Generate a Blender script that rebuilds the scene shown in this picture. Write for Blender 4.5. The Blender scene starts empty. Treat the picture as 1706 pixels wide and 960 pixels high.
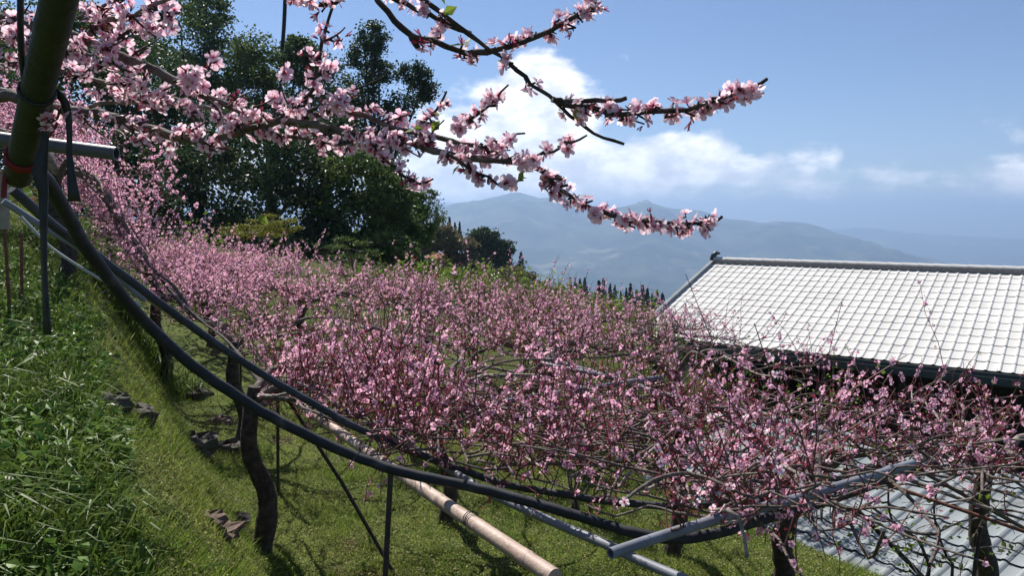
import bpy, math, random
import numpy as np
from mathutils import Matrix, Vector

rng = np.random.default_rng(7)
random.seed(7)
SC = bpy.context.scene
COL = SC.collection
R = math.radians

# ------------------------------------------------------------------ camera, sky, sun, exposure
F = 1265.0                       # focal length in photograph pixels (1706 wide)
HOR = 367.0                      # horizon row
PITCH = math.atan((480 - HOR) / F)
ZC = 1.65                        # eye height above the bank
cam = bpy.data.cameras.new('camera')
cam.sensor_width = 36; cam.lens = 36 * F / 1706
cam.clip_start = 0.05; cam.clip_end = 60000
cam_o = bpy.data.objects.new('camera', cam); COL.objects.link(cam_o)
cam_o.location = (0, 0, ZC); cam_o.rotation_euler = (R(90) - PITCH, 0, 0)
SC.camera = cam_o

SUN_AZ, SUN_EL = R(-33), R(50)   # azimuth from +Y towards +X
world = bpy.data.worlds.new('World'); SC.world = world; world.use_nodes = True
NT = world.node_tree; NT.nodes.clear()

class NB:
    """small node builder"""
    def __init__(s, nt): s.nt = nt
    def n(s, t, **kw):
        nd = s.nt.nodes.new(t)
        for k, v in kw.items(): setattr(nd, k, v)
        return nd
    def put(s, sock, v):
        if hasattr(v, 'is_linked') or isinstance(v, bpy.types.NodeSocket): s.nt.links.new(v, sock)
        else: sock.default_value = v
    def m(s, op, a, b=0.0, c=None, clamp=False):
        nd = s.n('ShaderNodeMath', operation=op, use_clamp=clamp)
        s.put(nd.inputs[0], a); s.put(nd.inputs[1], b)
        if c is not None: s.put(nd.inputs[2], c)
        return nd.outputs[0]
    def ramp(s, x, a, b):                      # smoothstep
        nd = s.n('ShaderNodeMapRange', interpolation_type='SMOOTHSTEP')
        s.put(nd.inputs[0], x); s.put(nd.inputs[1], a); s.put(nd.inputs[2], b)
        return nd.outputs[0]
    def noise(s, vec, scale, detail=4, rough=.5, out='Fac'):
        nd = s.n('ShaderNodeTexNoise')
        if vec is not None: s.put(nd.inputs['Vector'], vec)
        nd.inputs['Scale'].default_value = scale; nd.inputs['Detail'].default_value = detail
        nd.inputs['Roughness'].default_value = rough
        return nd.outputs[out]
    def mix(s, f, a, b):
        nd = s.n('ShaderNodeMix', data_type='RGBA')
        s.put(nd.inputs[0], f)
        s.put(nd.inputs[6], a if not isinstance(a, tuple) else (*a, 1)[:4])
        s.put(nd.inputs[7], b if not isinstance(b, tuple) else (*b, 1)[:4])
        return nd.outputs[2]

w = NB(NT)
sky = w.n('ShaderNodeTexSky', sky_type='NISHITA'); sky.sun_disc = False
sky.sun_elevation = SUN_EL; sky.sun_rotation = SUN_AZ
sky.altitude = 1500; sky.air_density = 1.0; sky.dust_density = 0.4; sky.ozone_density = 4.0
SKY_STRENGTH = 0.070
tc = w.n('ShaderNodeTexCoord'); sp = w.n('ShaderNodeSeparateXYZ')
NT.links.new(tc.outputs['Generated'], sp.inputs[0])
az = w.m('ARCTAN2', sp.outputs[0], sp.outputs[1]); el = w.m('ARCSINE', sp.outputs[2])
cv = w.n('ShaderNodeCombineXYZ')
NT.links.new(w.m('MULTIPLY', az, 1.0), cv.inputs[0]); NT.links.new(w.m('MULTIPLY', el, 1.7), cv.inputs[1])
n1 = w.noise(cv.outputs[0], 9.0, 9, .56); n2 = w.noise(cv.outputs[0], 3.1, 3, .5)
def gauss(a0, e0, sa, se):
    da = w.m('DIVIDE', w.m('SUBTRACT', az, R(a0)), R(sa)); de = w.m('DIVIDE', w.m('SUBTRACT', el, R(e0)), R(se))
    return w.m('EXPONENT', w.m('MULTIPLY', w.m('ADD', w.m('MULTIPLY', da, da), w.m('MULTIPLY', de, de)), -1.0))
band = w.m('EXPONENT', w.m('MULTIPLY', w.m('POWER', w.m('DIVIDE', w.m('ABSOLUTE', w.m('SUBTRACT', el, R(2.4))), R(3.4)), 2.0), -1.0))
bias = w.m('MULTIPLY', band, 0.17)
for g, k in ((gauss(-1, 5.0, 7.0, 5.2), .52), (gauss(2.6, 9.6, 3.2, 2.9), .44), (gauss(10, 4.0, 10, 2.4), .32),
             (gauss(31, 7.2, 2.8, 2.0), .15), (gauss(35, 4.4, 3.2, 1.8), .10), (gauss(-22, 4, 10, 4), .15)):
    bias = w.m('ADD', bias, w.m('MULTIPLY', g, k))
dens = w.m('ADD', w.m('ADD', w.m('MULTIPLY', n1, .85), w.m('MULTIPLY', n2, .35)), bias)
cmask = w.ramp(dens, .78, .93)
cmask = w.m('MULTIPLY', cmask, .92)
skyc = w.n('ShaderNodeVectorMath', operation='MULTIPLY'); NT.links.new(sky.outputs[0], skyc.inputs[0]); skyc.inputs[1].default_value = (1.02, 1.0, 1.05)
shade = w.ramp(w.noise(cv.outputs[0], 14.0, 6, .6), .35, .65)
ccol = w.mix(shade, (9.0, 9.4, 10.4), (16.5, 16.2, 16.0))
fin = w.mix(cmask, skyc.outputs[0], ccol)
bg = w.n('ShaderNodeBackground'); NT.links.new(fin, bg.inputs[0]); bg.inputs[1].default_value = SKY_STRENGTH
wo = w.n('ShaderNodeOutputWorld'); NT.links.new(bg.outputs[0], wo.inputs[0])

sun = bpy.data.lights.new('sun', 'SUN'); sun.energy = 5.0; sun.angle = R(0.55); sun.color = (1, .95, .87)
sun_o = bpy.data.objects.new('sun', sun); COL.objects.link(sun_o)
sd = Vector((math.sin(SUN_AZ) * math.cos(SUN_EL), math.cos(SUN_AZ) * math.cos(SUN_EL), math.sin(SUN_EL)))
sun_o.rotation_euler = (-sd).to_track_quat('-Z', 'Y').to_euler(); sun_o.location = sd * 40

SC.view_settings.view_transform = 'Standard'; SC.view_settings.look = 'None'
SC.view_settings.exposure = 0.60; SC.view_settings.gamma = 1
SC.view_settings.use_curve_mapping = False
SC.cycles.use_denoising = True
SC.cycles.max_bounces = 8; SC.cycles.transparent_max_bounces = 4; SC.cycles.volume_bounces = 0
SC.cycles.transmission_bounces = 6; SC.cycles.diffuse_bounces = 3

# ------------------------------------------------------------------ pixel geometry and terrain functions
CP, SP = math.cos(PITCH), math.sin(PITCH)
def P(px, py, D):
    u, v = (px - 853) / F, (480 - py) / F
    d = Vector((u, CP + v * SP, v * CP - SP))
    return Vector((0, 0, ZC)) + d * (D / d.y)
def proj(p):
    x, y, z = p[0], p[1], p[2] - ZC
    f = y * CP - z * SP
    return 853 + F * x / f, 480 - F * (y * SP + z * CP) / f
def sst(a, b, x):
    t = np.clip((x - a) / (b - a), 0, 1); return t * t * (3 - 2 * t)
def vnoise(x, y, seed=0):
    xi, yi = np.floor(x), np.floor(y); fx, fy = x - xi, y - yi
    fx = fx * fx * (3 - 2 * fx); fy = fy * fy * (3 - 2 * fy)
    def h(a, b):
        q = np.sin(a * 127.1 + b * 311.7 + seed * 74.7) * 43758.5453
        return q - np.floor(q)
    return (h(xi, yi) * (1 - fx) + h(xi + 1, yi) * fx) * (1 - fy) + (h(xi, yi + 1) * (1 - fx) + h(xi + 1, yi + 1) * fx) * fy
def fbm(x, y, o=4, seed=0):
    s, a, n = 0, 1, 0
    for i in range(o):
        s = s + a * (vnoise(x * 2 ** i, y * 2 ** i, seed + i) - .5); n += a; a *= .5
    return s / n * 2
def st(x, y):
    return x * .857 + (y - .5) * .514, -x * .514 + (y - .5) * .857
QE = np.array([3.6, 8.2]); QU = np.array([.82, .573])
def G(x, y):                                   # ground height (orchard terraces)
    x = np.asarray(x, float); y = np.asarray(y, float)
    s, t = st(x, y); t = np.clip(t, -8, 24); s2 = np.clip(s, -14, 14)
    up = -1.62 + .115 * t + .22 * np.maximum(-s2, 0)
    lo = -2.42 + .07 * np.maximum(t - 7, 0) - .07 * (s2 - 1)
    z = up + (lo - up) * sst(-.15, 1.05, s)
    q = (x - QE[0]) * QU[0] + (y - QE[1]) * QU[1]
    z = z - np.clip(.62 * (q + 2.2), 0, 3.0) * sst(13, 5, t)
    z = z + .05 * fbm(x * 1.3, y * 1.3, 3, 3) + .02 * fbm(x * 5, y * 5, 2, 9)
    return z + ZC
AZT = ([-180, -90, -45, -34, -24, -11.3, -5.6, 1.2, 6.6, 11, 19.5, 34, 60, 120, 180],
       [-.05, .12, .04, -.012, -.026, -.058, -.07, -.089, -.113, -.133, -.2, -.3, -.35, -.3, -.05])
RX = [-900, 500, 620, 700, 735, 760, 800, 840, 865, 900, 930, 1000, 1040, 1075, 1110, 1165, 1200, 1260, 1330, 1380, 1450, 1530, 1600, 1706, 2400]
RY = [330, 335, 345, 352, 347, 340, 334, 328, 325, 333, 328, 350, 344, 335, 345, 351, 361, 370, 373, 386, 405, 428, 445, 465, 470]
R2X = [-900, 500, 690, 745, 900, 1300, 1450, 1550, 1706, 2400]
R2Y = [340, 346, 340, 338, 350, 384, 381, 392, 399, 385]
def terrain(x, y):
    x = np.asarray(x, float); y = np.asarray(y, float)
    r = np.hypot(x, y); a = np.degrees(np.arctan2(x, y))
    z = G(x, y) - ZC
    tn = np.interp(a, *AZT)
    cone = tn * np.minimum(r, 125) - .62 * np.maximum(r - 125, 0) + .012 * np.minimum(r, 200) * fbm(x / 9, y / 9, 4, 5)
    k = sst(15, 24, r)
    z = z * (1 - k) + cone * k
    Vf = -520.0
    z = np.maximum(z, Vf + 25 * fbm(x / 400, y / 400, 3, 1))
    ca = np.clip(np.cos(np.radians(a)), .35, 1); pxx = 853 + F * np.tan(np.radians(np.clip(a, -62, 62)))
    rz = -(np.interp(pxx, RX, RY) - HOR) / F * 6500 * ca
    rz2 = -(np.interp(pxx, R2X, R2Y) - HOR) / F * 12000 * ca
    pr = sst(2500, 6500, r) * .35 + .65 * np.clip((r - 2500) / 4000, 0, 1)
    pr = np.where(r > 6500, 1 - .8 * sst(6500, 9000, r), pr)
    nz = 1 - np.abs(fbm(x / 1500, y / 1500, 5, 21))
    m = Vf + (rz - Vf) * pr + (nz - .8) * 640 * pr * (1 - .93 * sst(5400, 6500, r)) + 28 * fbm(x / 330, y / 330, 4, 33) * pr
    p2 = sst(8000, 12000, r) * np.where(r > 12000, 1 - .5 * sst(12000, 15000, r), 1)
    m2 = Vf + (rz2 - Vf) * p2 + 30 * fbm(x / 500, y / 500, 4, 44) * p2
    far = np.maximum(m, m2)
    z = np.where(r > 2400, np.maximum(z, far), z)
    return z + ZC
def ground_at(px, py):
    for D in np.concatenate([np.arange(1.2, 30, .02), np.arange(30, 300, .5)]):
        p = P(px, py, D)
        if p.z <= terrain(p.x, p.y): return p
    return P(px, py, 100)
def TRE(x, y):                                  # trellis height
    s, t = st(np.asarray(x, float), np.asarray(y, float)); t = np.clip(t, -2, 20)
    up = -1.62 + .115 * t + .22 * np.maximum(-s, 0) + 1.28
    lo = -1.2 + .06 * np.maximum(t - 7, 0) - .07 * np.maximum(s - 1.5, 0)
    return up + (lo - up) * sst(-.3, 1.2, s) + ZC

# ------------------------------------------------------------------ materials
MATS = {}
def mat(name, col, rough=.7, col2=None, scale=8, bump=0, bscale=40, trans=0, island=0, spec=.5, metal=0, detail=5, coord='Object', tcol=None, stain=None):
    m = bpy.data.materials.new(name); m.use_nodes = True; nt = m.node_tree; nt.nodes.clear(); b = NB(nt)
    out = b.n('ShaderNodeOutputMaterial'); pb = b.n('ShaderNodeBsdfPrincipled')
    pb.inputs['Roughness'].default_value = rough; pb.inputs['Metallic'].default_value = metal
    pb.inputs['Specular IOR Level'].default_value = spec
    t = b.n('ShaderNodeTexCoord'); vec = t.outputs[coord] if coord != 'World' else b.n('ShaderNodeNewGeometry').outputs['Position']
    c = None
    if col2 is not None:
        f = b.ramp(b.noise(vec, scale, detail, .6), .35, .65); c = b.mix(f, col, col2)
    else:
        rgb = b.n('ShaderNodeRGB'); rgb.outputs[0].default_value = (*col, 1); c = rgb.outputs[0]
    if stain is not None:
        f = b.ramp(b.noise(vec, stain[1], 6, .65), .52, .72); c = b.mix(b.m('MULTIPLY', f, stain[2]), c, stain[0])
    if island:
        g = b.n('ShaderNodeNewGeometry'); hsv = b.n('ShaderNodeHueSaturation')
        ri = g.outputs['Random Per Island']
        b.put(hsv.inputs['Value'], b.m('MULTIPLY_ADD', ri, island * 1.2, 1 - island * .6))
        b.put(hsv.inputs['Hue'], b.m('MULTIPLY_ADD', b.m('FRACT', b.m('MULTIPLY', ri, 7.13)), .05 * island, .5 - .025 * island))
        b.put(hsv.inputs['Color'], c); c = hsv.outputs[0]
    b.put(pb.inputs['Base Color'], c)
    if bump:
        bn = b.n('ShaderNodeBump'); bn.inputs['Strength'].default_value = bump; bn.inputs['Distance'].default_value = .02
        b.put(bn.inputs['Height'], b.noise(vec, bscale, 5, .6)); nt.links.new(bn.outputs[0], pb.inputs['Normal'])
    last = pb.outputs[0]
    if trans:
        tr = b.n('ShaderNodeBsdfTranslucent')
        if tcol is not None: tr.inputs[0].default_value = (*tcol, 1)
        else: b.put(tr.inputs[0], c)
        mx = b.n('ShaderNodeMixShader'); mx.inputs[0].default_value = trans
        nt.links.new(last, mx.inputs[1]); nt.links.new(tr.outputs[0], mx.inputs[2]); last = mx.outputs[0]
    nt.links.new(last, out.inputs[0]); MATS[name] = m; return m

mat('bark', (.075, .055, .045), .85, (.17, .14, .12), 30, .6, 60)
mat('bark_pale', (.17, .13, .11), .8, (.34, .30, .27), 25, .5, 70)
mat('bark_dark', (.03, .022, .018), .9, (.08, .06, .05), 20, .8, 40)
mat('twig', (.10, .03, .03), .7, (.16, .07, .05), 20)
mat('twig_green', (.10, .11, .04), .7, (.13, .08, .05), 20)
def petal_mat():
    m = bpy.data.materials.new('petal'); m.use_nodes = True; nt = m.node_tree; nt.nodes.clear(); b = NB(nt)
    out = b.n('ShaderNodeOutputMaterial'); at = b.n('ShaderNodeAttribute'); at.attribute_name = 'tip'
    g = b.n('ShaderNodeNewGeometry'); ri = g.outputs['Random Per Island']
    f = b.ramp(at.outputs['Fac'], -.08, .42)
    tipc = b.mix(ri, (.88, .57, .68), (.95, .80, .86))
    c = b.mix(f, (.58, .06, .16), tipc)
    pb = b.n('ShaderNodeBsdfPrincipled'); b.put(pb.inputs['Base Color'], c); pb.inputs['Roughness'].default_value = .6
    pb.inputs['Specular IOR Level'].default_value = .2
    tr = b.n('ShaderNodeBsdfTranslucent'); b.put(tr.inputs[0], c)
    mx = b.n('ShaderNodeMixShader'); mx.inputs[0].default_value = .55
    nt.links.new(pb.outputs[0], mx.inputs[1]); nt.links.new(tr.outputs[0], mx.inputs[2]); nt.links.new(mx.outputs[0], out.inputs[0])
    MATS['petal'] = m
petal_mat()
mat('petal_far', (.87, .49, .63), .6, trans=.5, island=.5, spec=.2)
mat('calyx', (.26, .03, .06), .6, trans=.2, island=.5, spec=.3)
mat('spent', (.42, .075, .12), .6, trans=.35, island=.6, spec=.2)
mat('stamen', (.62, .14, .24), .6, trans=.3)
mat('magenta', (.60, .03, .36), .5, trans=.4, island=.4)
mat('leaf_fresh', (.19, .27, .035), .45, trans=.45, island=.5)
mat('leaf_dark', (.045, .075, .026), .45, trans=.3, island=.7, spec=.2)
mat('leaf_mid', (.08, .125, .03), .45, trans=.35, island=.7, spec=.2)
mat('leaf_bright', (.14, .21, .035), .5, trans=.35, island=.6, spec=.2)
mat('leaf_yellow', (.19, .19, .025), .5, trans=.4, island=.5)
mat('leaf_dry', (.16, .135, .06), .6, trans=.25, island=.6, spec=.2)
mat('needle', (.020, .036, .022), .6, trans=.1, island=.5)
mat('grass_short', (.155, .24, .032), .55, (.225, .27, .055), 1.6, spec=.12, trans=.4, island=1.0)
mat('grass_bits', (.28, .28, .11), .6, spec=.12, trans=.3, island=.9)
mat('grass_tall', (.105, .165, .028), .45, spec=.12, trans=.35, island=.6)
mat('weed_leaf', (.115, .195, .034), .4, spec=.12, trans=.3, island=.7)
mat('hose_black', (.009, .010, .013), .68, (.015, .016, .021), 15, .1, 200, stain=((.16, .15, .15), 9, .35))
mat('pipe_dark', (.022, .024, .032), .6, (.034, .037, .048), 10, .08, 200, stain=((.16, .16, .15), 14, .4))
mat('pvc', (.15, .16, .19), .55, (.22, .23, .265), 6, .08, 150, stain=((.10, .095, .085), 12, .6))
mat('pipe_grey', (.075, .085, .105), .5, (.11, .12, .14), 8, .08, 150, stain=((.05, .05, .05), 12, .5))
mat('bamboo', (.36, .25, .19), .55, (.47, .36, .29), 12, .2, 80, stain=((.16, .11, .08), 16, .7))
mat('bamboo_green', (.020, .028, .017), .6, spec=.3, col2=(.036, .042, .026), scale=10, bump=.3, bscale=60)
mat('rust', (.12, .04, .022), .8, (.20, .08, .04), 30, .4, 120)
mat('iron', (.025, .022, .02), .7, (.06, .035, .025), 30, .4, 120)
mat('rubber', (.010, .013, .013), .55, (.022, .026, .025), 20, .3, 40)
mat('ribbon', (.22, .016, .02), .6, trans=.2)
mat('old_wood', (.38, .32, .25), .85, (.25, .20, .15), 14, .5, 60)
mat('cable', (.42, .42, .40), .5)
mat('wire', (.02, .02, .02), .5)
mat('stone', (.05, .043, .037), .9, (.10, .088, .07), 9, .8, 30, stain=((.05, .07, .025), 8, .8))
mat('stone_red', (.11, .07, .055), .9, (.17, .115, .09), 9, .8, 30)
mat('tile_white', (.55, .54, .515), .8, (.60, .59, .565), 1.1, .05, 60, stain=((.42, .42, .39), 1.6, .5), spec=.2, coord='World')
mat('tile_grey', (.22, .25, .265), .8, (.27, .295, .305), 1.4, .05, 60, stain=((.14, .14, .125), 2.4, .75), spec=.15, coord='World')
mat('ridge', (.58, .56, .53), .7, (.50, .49, .46), 5, .1, 50)
mat('mortar', (.16, .15, .14), .9, (.25, .24, .23), 30, .6, 50)
mat('fascia', (.045, .06, .055), .6, (.06, .075, .07), 6)
mat('finial', (.02, .035, .035), .4)
mat('dark_wood', (.035, .026, .02), .8, (.06, .045, .035), 10, .3, 40)
mat('concrete', (.24, .23, .22), .9, (.30, .29, .27), 5, .3, 40)
mat('red_roof', (.30, .07, .055), .8, (.38, .12, .09), 2)
mat('plaster', (.6, .58, .54), .9)
mat('blue_roof', (.14, .26, .29), .6); mat('orange_roof', (.62, .34, .22), .7)
def terrain_mat():
    m = bpy.data.materials.new('terrain'); m.use_nodes = True; nt = m.node_tree; b = NB(nt); pb = nt.nodes['Principled BSDF']
    g = b.n('ShaderNodeNewGeometry'); pos = g.outputs['Position']
    ln = b.n('ShaderNodeVectorMath', operation='LENGTH'); b.put(ln.inputs[0], pos)
    near = b.mix(b.ramp(b.noise(pos, 3.5, 6, .65), .4, .62), (.06, .08, .02), (.10, .125, .028))
    near = b.mix(b.ramp(b.noise(pos, 1.3, 5, .6), .60, .70), near, (.085, .06, .038))
    mid = b.mix(b.ramp(b.noise(pos, .3, 6, .7), .35, .65), (.045, .06, .02), (.12, .11, .045))
    mid = b.mix(b.ramp(b.noise(pos, .9, 5, .7), .5, .6), mid, (.05, .085, .022))
    far = b.mix(b.ramp(b.noise(pos, .004, 8, .65), .4, .6), (.012, .024, .012), (.06, .075, .035))
    far = b.mix(b.m('MULTIPLY', b.ramp(b.noise(pos, .0025, 7, .7), .54, .64), .75), far, (.19, .18, .11))
    c = b.mix(b.ramp(ln.outputs['Value'], 12, 22), near, mid); c = b.mix(b.ramp(ln.outputs['Value'], 200, 700), c, far)
    b.put(pb.inputs['Base Color'], c); pb.inputs['Roughness'].default_value = .95; pb.inputs['Specular IOR Level'].default_value = .1
    bn = b.n('ShaderNodeBump'); bn.inputs['Strength'].default_value = .7; bn.inputs['Distance'].default_value = .03
    b.put(bn.inputs['Height'], b.noise(pos, 22, 5, .7)); nt.links.new(bn.outputs[0], pb.inputs['Normal'])
    MATS['terrain'] = m
terrain_mat()

# ------------------------------------------------------------------ mesh helpers
def mesh_np(name, V, faces, mats, fm=None, smooth=False, attr=None):
    """faces: list of int arrays (n,k); fm: list of material indices per array (int or array)"""
    me = bpy.data.meshes.new(name); V = np.asarray(V, np.float32).reshape(-1, 3)
    faces = [np.asarray(f, np.int32) for f in faces]
    keep = [i for i, f in enumerate(faces) if len(f)]
    fm = fm or [0] * len(faces)
    mi = np.concatenate([np.broadcast_to(np.asarray(fm[i], np.int32), (len(faces[i]),)) for i in keep])
    tot = np.concatenate([np.full(len(faces[i]), faces[i].shape[1], np.int32) for i in keep])
    lv = np.concatenate([faces[i].ravel() for i in keep])
    me.vertices.add(len(V)); me.vertices.foreach_set('co', V.ravel())
    me.loops.add(len(lv)); me.loops.foreach_set('vertex_index', lv)
    me.polygons.add(len(tot)); ls = np.zeros(len(tot), np.int32); ls[1:] = np.cumsum(tot)[:-1]
    me.polygons.foreach_set('loop_start', ls); me.polygons.foreach_set('loop_total', tot)
    for m in mats: me.materials.append(MATS[m])
    me.polygons.foreach_set('material_index', mi)
    me.polygons.foreach_set('use_smooth', np.full(len(tot), bool(smooth)))
    me.update(calc_edges=True)
    if attr is not None:
        a = me.attributes.new('tip', 'FLOAT', 'POINT'); a.data.foreach_set('value', np.asarray(attr, np.float32))
    return me
class MB:
    """collects geometry; build() makes one mesh object"""
    def __init__(s): s.V = []; s.q = []; s.t = []; s.qm = []; s.tm = []; s.n = 0; s.a = []
    def add(s, V, quads=None, tris=None, m=0, attr=None):
        V = np.asarray(V, float).reshape(-1, 3)
        if quads is not None and len(quads): q = np.asarray(quads, int) + s.n; s.q.append(q); s.qm.append(np.broadcast_to(np.asarray(m), (len(q),)))
        if tris is not None and len(tris): t = np.asarray(tris, int) + s.n; s.t.append(t); s.tm.append(np.broadcast_to(np.asarray(m), (len(t),)))
        s.V.append(V); s.n += len(V); s.a.append(np.zeros(len(V)) if attr is None else attr)
    def mesh(s, name, mats, smooth=False, origin=(0, 0, 0), attr=False):
        V = np.concatenate(s.V) - np.asarray(origin, float)
        fs = []; fm = []
        if s.q: fs.append(np.concatenate(s.q)); fm.append(np.concatenate(s.qm))
        if s.t: fs.append(np.concatenate(s.t)); fm.append(np.concatenate(s.tm))
        return mesh_np(name, V, fs, mats, fm, smooth, np.concatenate(s.a) if attr else None)
    def tube(s, pts, rad, n=8, m=0, cap=True):
        pts = np.asarray([tuple(p) for p in pts], float); k = len(pts); rad = np.broadcast_to(np.asarray(rad, float), (k,))
        T = np.gradient(pts, axis=0); T /= np.linalg.norm(T, axis=1)[:, None] + 1e-9
        a = np.array([0, 0, 1.]) if abs(T[0][2]) < .9 else np.array([1., 0, 0])
        N = np.cross(T[0], a); N /= np.linalg.norm(N); V = []
        for i in range(k):
            N = N - T[i] * np.dot(N, T[i]); N /= np.linalg.norm(N) + 1e-9; B = np.cross(T[i], N)
            th = np.arange(n) * 2 * np.pi / n
            V.append(pts[i] + rad[i] * (np.cos(th)[:, None] * N + np.sin(th)[:, None] * B))
        i, j = np.meshgrid(np.arange(k - 1), np.arange(n), indexing='ij'); j2 = (j + 1) % n
        q = np.stack([i * n + j, i * n + j2, (i + 1) * n + j2, (i + 1) * n + j], -1).reshape(-1, 4)
        s.add(np.concatenate(V), quads=q, m=m)
        if cap:
            for e, o in ((0, 1), (k - 1, -1)):
                ring = V[e]; c = pts[e]
                tr = [[n, (x + 1) % n, x] if o == 1 else [n, x, (x + 1) % n] for x in range(n)]
                s.add(np.vstack([ring, c]), tris=tr, m=m)
    def box(s, c, ax, ay, az, m=0):
        c, ax, ay, az = [np.asarray(tuple(v), float) for v in (c, ax, ay, az)]
        V = [c + i * ax + j * ay + k * az for k in (-1, 1) for j in (-1, 1) for i in (-1, 1)]
        s.add(V, quads=[[0, 2, 3, 1], [4, 5, 7, 6], [0, 1, 5, 4], [2, 6, 7, 3], [0, 4, 6, 2], [1, 3, 7, 5]], m=m)
    def inst(s, T, mats3, loc, scale):
        """T = list of (V, quads, tris, m, attr) template pieces; mats3 (N,3,3) loc (N,3) scale (N,)"""
        N = len(loc)
        if N == 0: return
        for V, q, t, m, a in T:
            W = np.einsum('nij,vj->nvi', mats3, V) * np.asarray(scale).reshape(-1, 1, 1) + np.asarray(loc)[:, None, :]
            off = (np.arange(N) * len(V))[:, None, None]
            s.add(W.reshape(-1, 3), quads=(np.asarray(q)[None] + off).reshape(-1, 4) if q is not None else None,
                  tris=(np.asarray(t)[None] + off).reshape(-1, 3) if t is not None else None, m=m,
                  attr=np.tile(a, N) if a is not None else None)
def frames(nrm, roll=None):
    """rotation matrices whose z axis is nrm, random roll"""
    n = nrm / (np.linalg.norm(nrm, axis=1)[:, None] + 1e-9); N = len(n)
    a = np.where(np.abs(n[:, 2:3]) < .9, np.array([[0, 0, 1.]]), np.array([[1., 0, 0]]))
    x = np.cross(a, n); x /= np.linalg.norm(x, axis=1)[:, None]; y = np.cross(n, x)
    r = rng.uniform(0, 2 * np.pi, N) if roll is None else roll
    c, s_ = np.cos(r)[:, None], np.sin(r)[:, None]
    return np.stack([x * c + y * s_, -x * s_ + y * c, n], -1)
def rdir(n):
    v = rng.normal(size=(n, 3)); return v / np.linalg.norm(v, axis=1)[:, None]
def link(name, me, parent=None, origin=(0, 0, 0)):
    o = bpy.data.objects.new(name, me); COL.objects.link(o)
    if parent is not None:
        pl = Vector(parent['_o']); o.parent = parent; o.location = Vector(origin) - pl
    else: o.location = origin
    o['_o'] = list(origin)
    return o
def tag(o, label=None, cat=None, group=None, kind=None):
    if label: o['label'] = label
    if cat: o['category'] = cat
    if group: o['group'] = group
    if kind: o['kind'] = kind
    return o
def thing(name, loc, label, cat, group=None):
    return tag(link(name, None, None, tuple(loc)), label, cat, group)
def part(name, mb, mats, parent, smooth=False, attr=False, kind=None, origin=None):
    if not mb.n: return None
    og = tuple(parent['_o']) if origin is None else tuple(origin)
    o = link(name, mb.mesh(name, mats, smooth, og, attr), parent, og)
    if kind: o['kind'] = kind
    return o
def single(name, mb, mats, loc, label, cat, group=None, smooth=False, kind=None):
    return tag(link(name, mb.mesh(name, mats, smooth, tuple(loc)), None, tuple(loc)), label, cat, group, kind)
def curve(pts, step=.06):
    """Catmull-Rom through points (rows may carry extra columns such as radius)"""
    p = np.asarray(pts, float)
    if len(p) < 3: return np.array([p[0] + (p[1] - p[0]) * t for t in np.linspace(0, 1, max(2, int(np.linalg.norm((p[1] - p[0])[:3]) / step)))])
    out = []
    e = np.vstack([2 * p[0] - p[1], p, 2 * p[-1] - p[-2]])
    for i in range(1, len(e) - 2):
        n = max(2, int(np.linalg.norm((e[i + 1] - e[i])[:3]) / step)); t = np.linspace(0, 1, n, endpoint=False)[:, None]
        a, b, c, d = e[i - 1], e[i], e[i + 1], e[i + 2]
        out.append(.5 * (2 * b + (c - a) * t + (2 * a - 5 * b + 4 * c - d) * t ** 2 + (3 * b - a - 3 * c + d) * t ** 3))
    out.append(p[-1:]); return np.vstack(out)

# templates ----------------------------------------------------
LEAF = [(np.array([[0, 0, 0], [.32, .5, .10], [0, 1, -.04], [-.32, .5, .10], [0, .5, 0]]), None, [[0, 1, 4], [4, 1, 2], [0, 4, 3], [4, 2, 3]], 0, None)]
LEAF2 = [(np.array([[0, -.5, 0], [.36, 0, .09], [0, .5, -.03], [-.36, 0, .09]]), None, [[0, 1, 2], [0, 2, 3]], 0, None)]
def blossom_near(open_=1.0, seed=0):
    r = np.random.default_rng(seed); V = []; t = []; a = []
    for k in range(5):
        th = k * 2 * np.pi / 5 + r.normal(0, .09); L = 1 + r.normal(0, .07); cup = (1.0 - .8 * open_) + r.normal(0, .15)
        def pt(rr, ww, dz=0):
            rad = rr * L * math.cos(cup * .9); z = rr * L * math.sin(cup * .9) + dz
            return [rad * math.cos(th) - ww * math.sin(th), rad * math.sin(th) + ww * math.cos(th), z]
        b = len(V)
        V += [pt(.10, -.07), pt(.10, .07), pt(.60, -.37, .10), pt(.62, 0, .0), pt(.60, .37, .10), pt(.97, -.27, .02), pt(1.02, 0, -.05), pt(.97, .27, .02)]
        a += [0, 0, .55, .5, .55, 1, 1, 1]
        t += [[b, b + 3, b + 2], [b, b + 1, b + 3], [b + 1, b + 4, b + 3], [b + 2, b + 3, b + 6], [b + 2, b + 6, b + 5], [b + 3, b + 4, b + 7], [b + 3, b + 7, b + 6]]
    cal = [[0, 0, -.42]] + [[.17 * math.cos(x * 2.094), .17 * math.sin(x * 2.094), .02] for x in range(3)]
    S = []; stt = []
    for k in range(5):
        th = k * 1.2566 + .4; b = len(S); rr = .30 + .12 * (k % 2)
        S += [[.04 * math.cos(th + 1.5), .04 * math.sin(th + 1.5), .02], [.04 * math.cos(th - 1.5), .04 * math.sin(th - 1.5), .02], [rr * math.cos(th), rr * math.sin(th), .5 + .08 * (k % 3)]]
        stt.append([b, b + 1, b + 2])
    return [(np.array(V), None, t, 0, np.array(a)), (np.array(cal), None, [[0, 2, 1], [0, 3, 2], [0, 1, 3]], 1, None), (np.array(S), None, stt, 2, None)]
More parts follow.
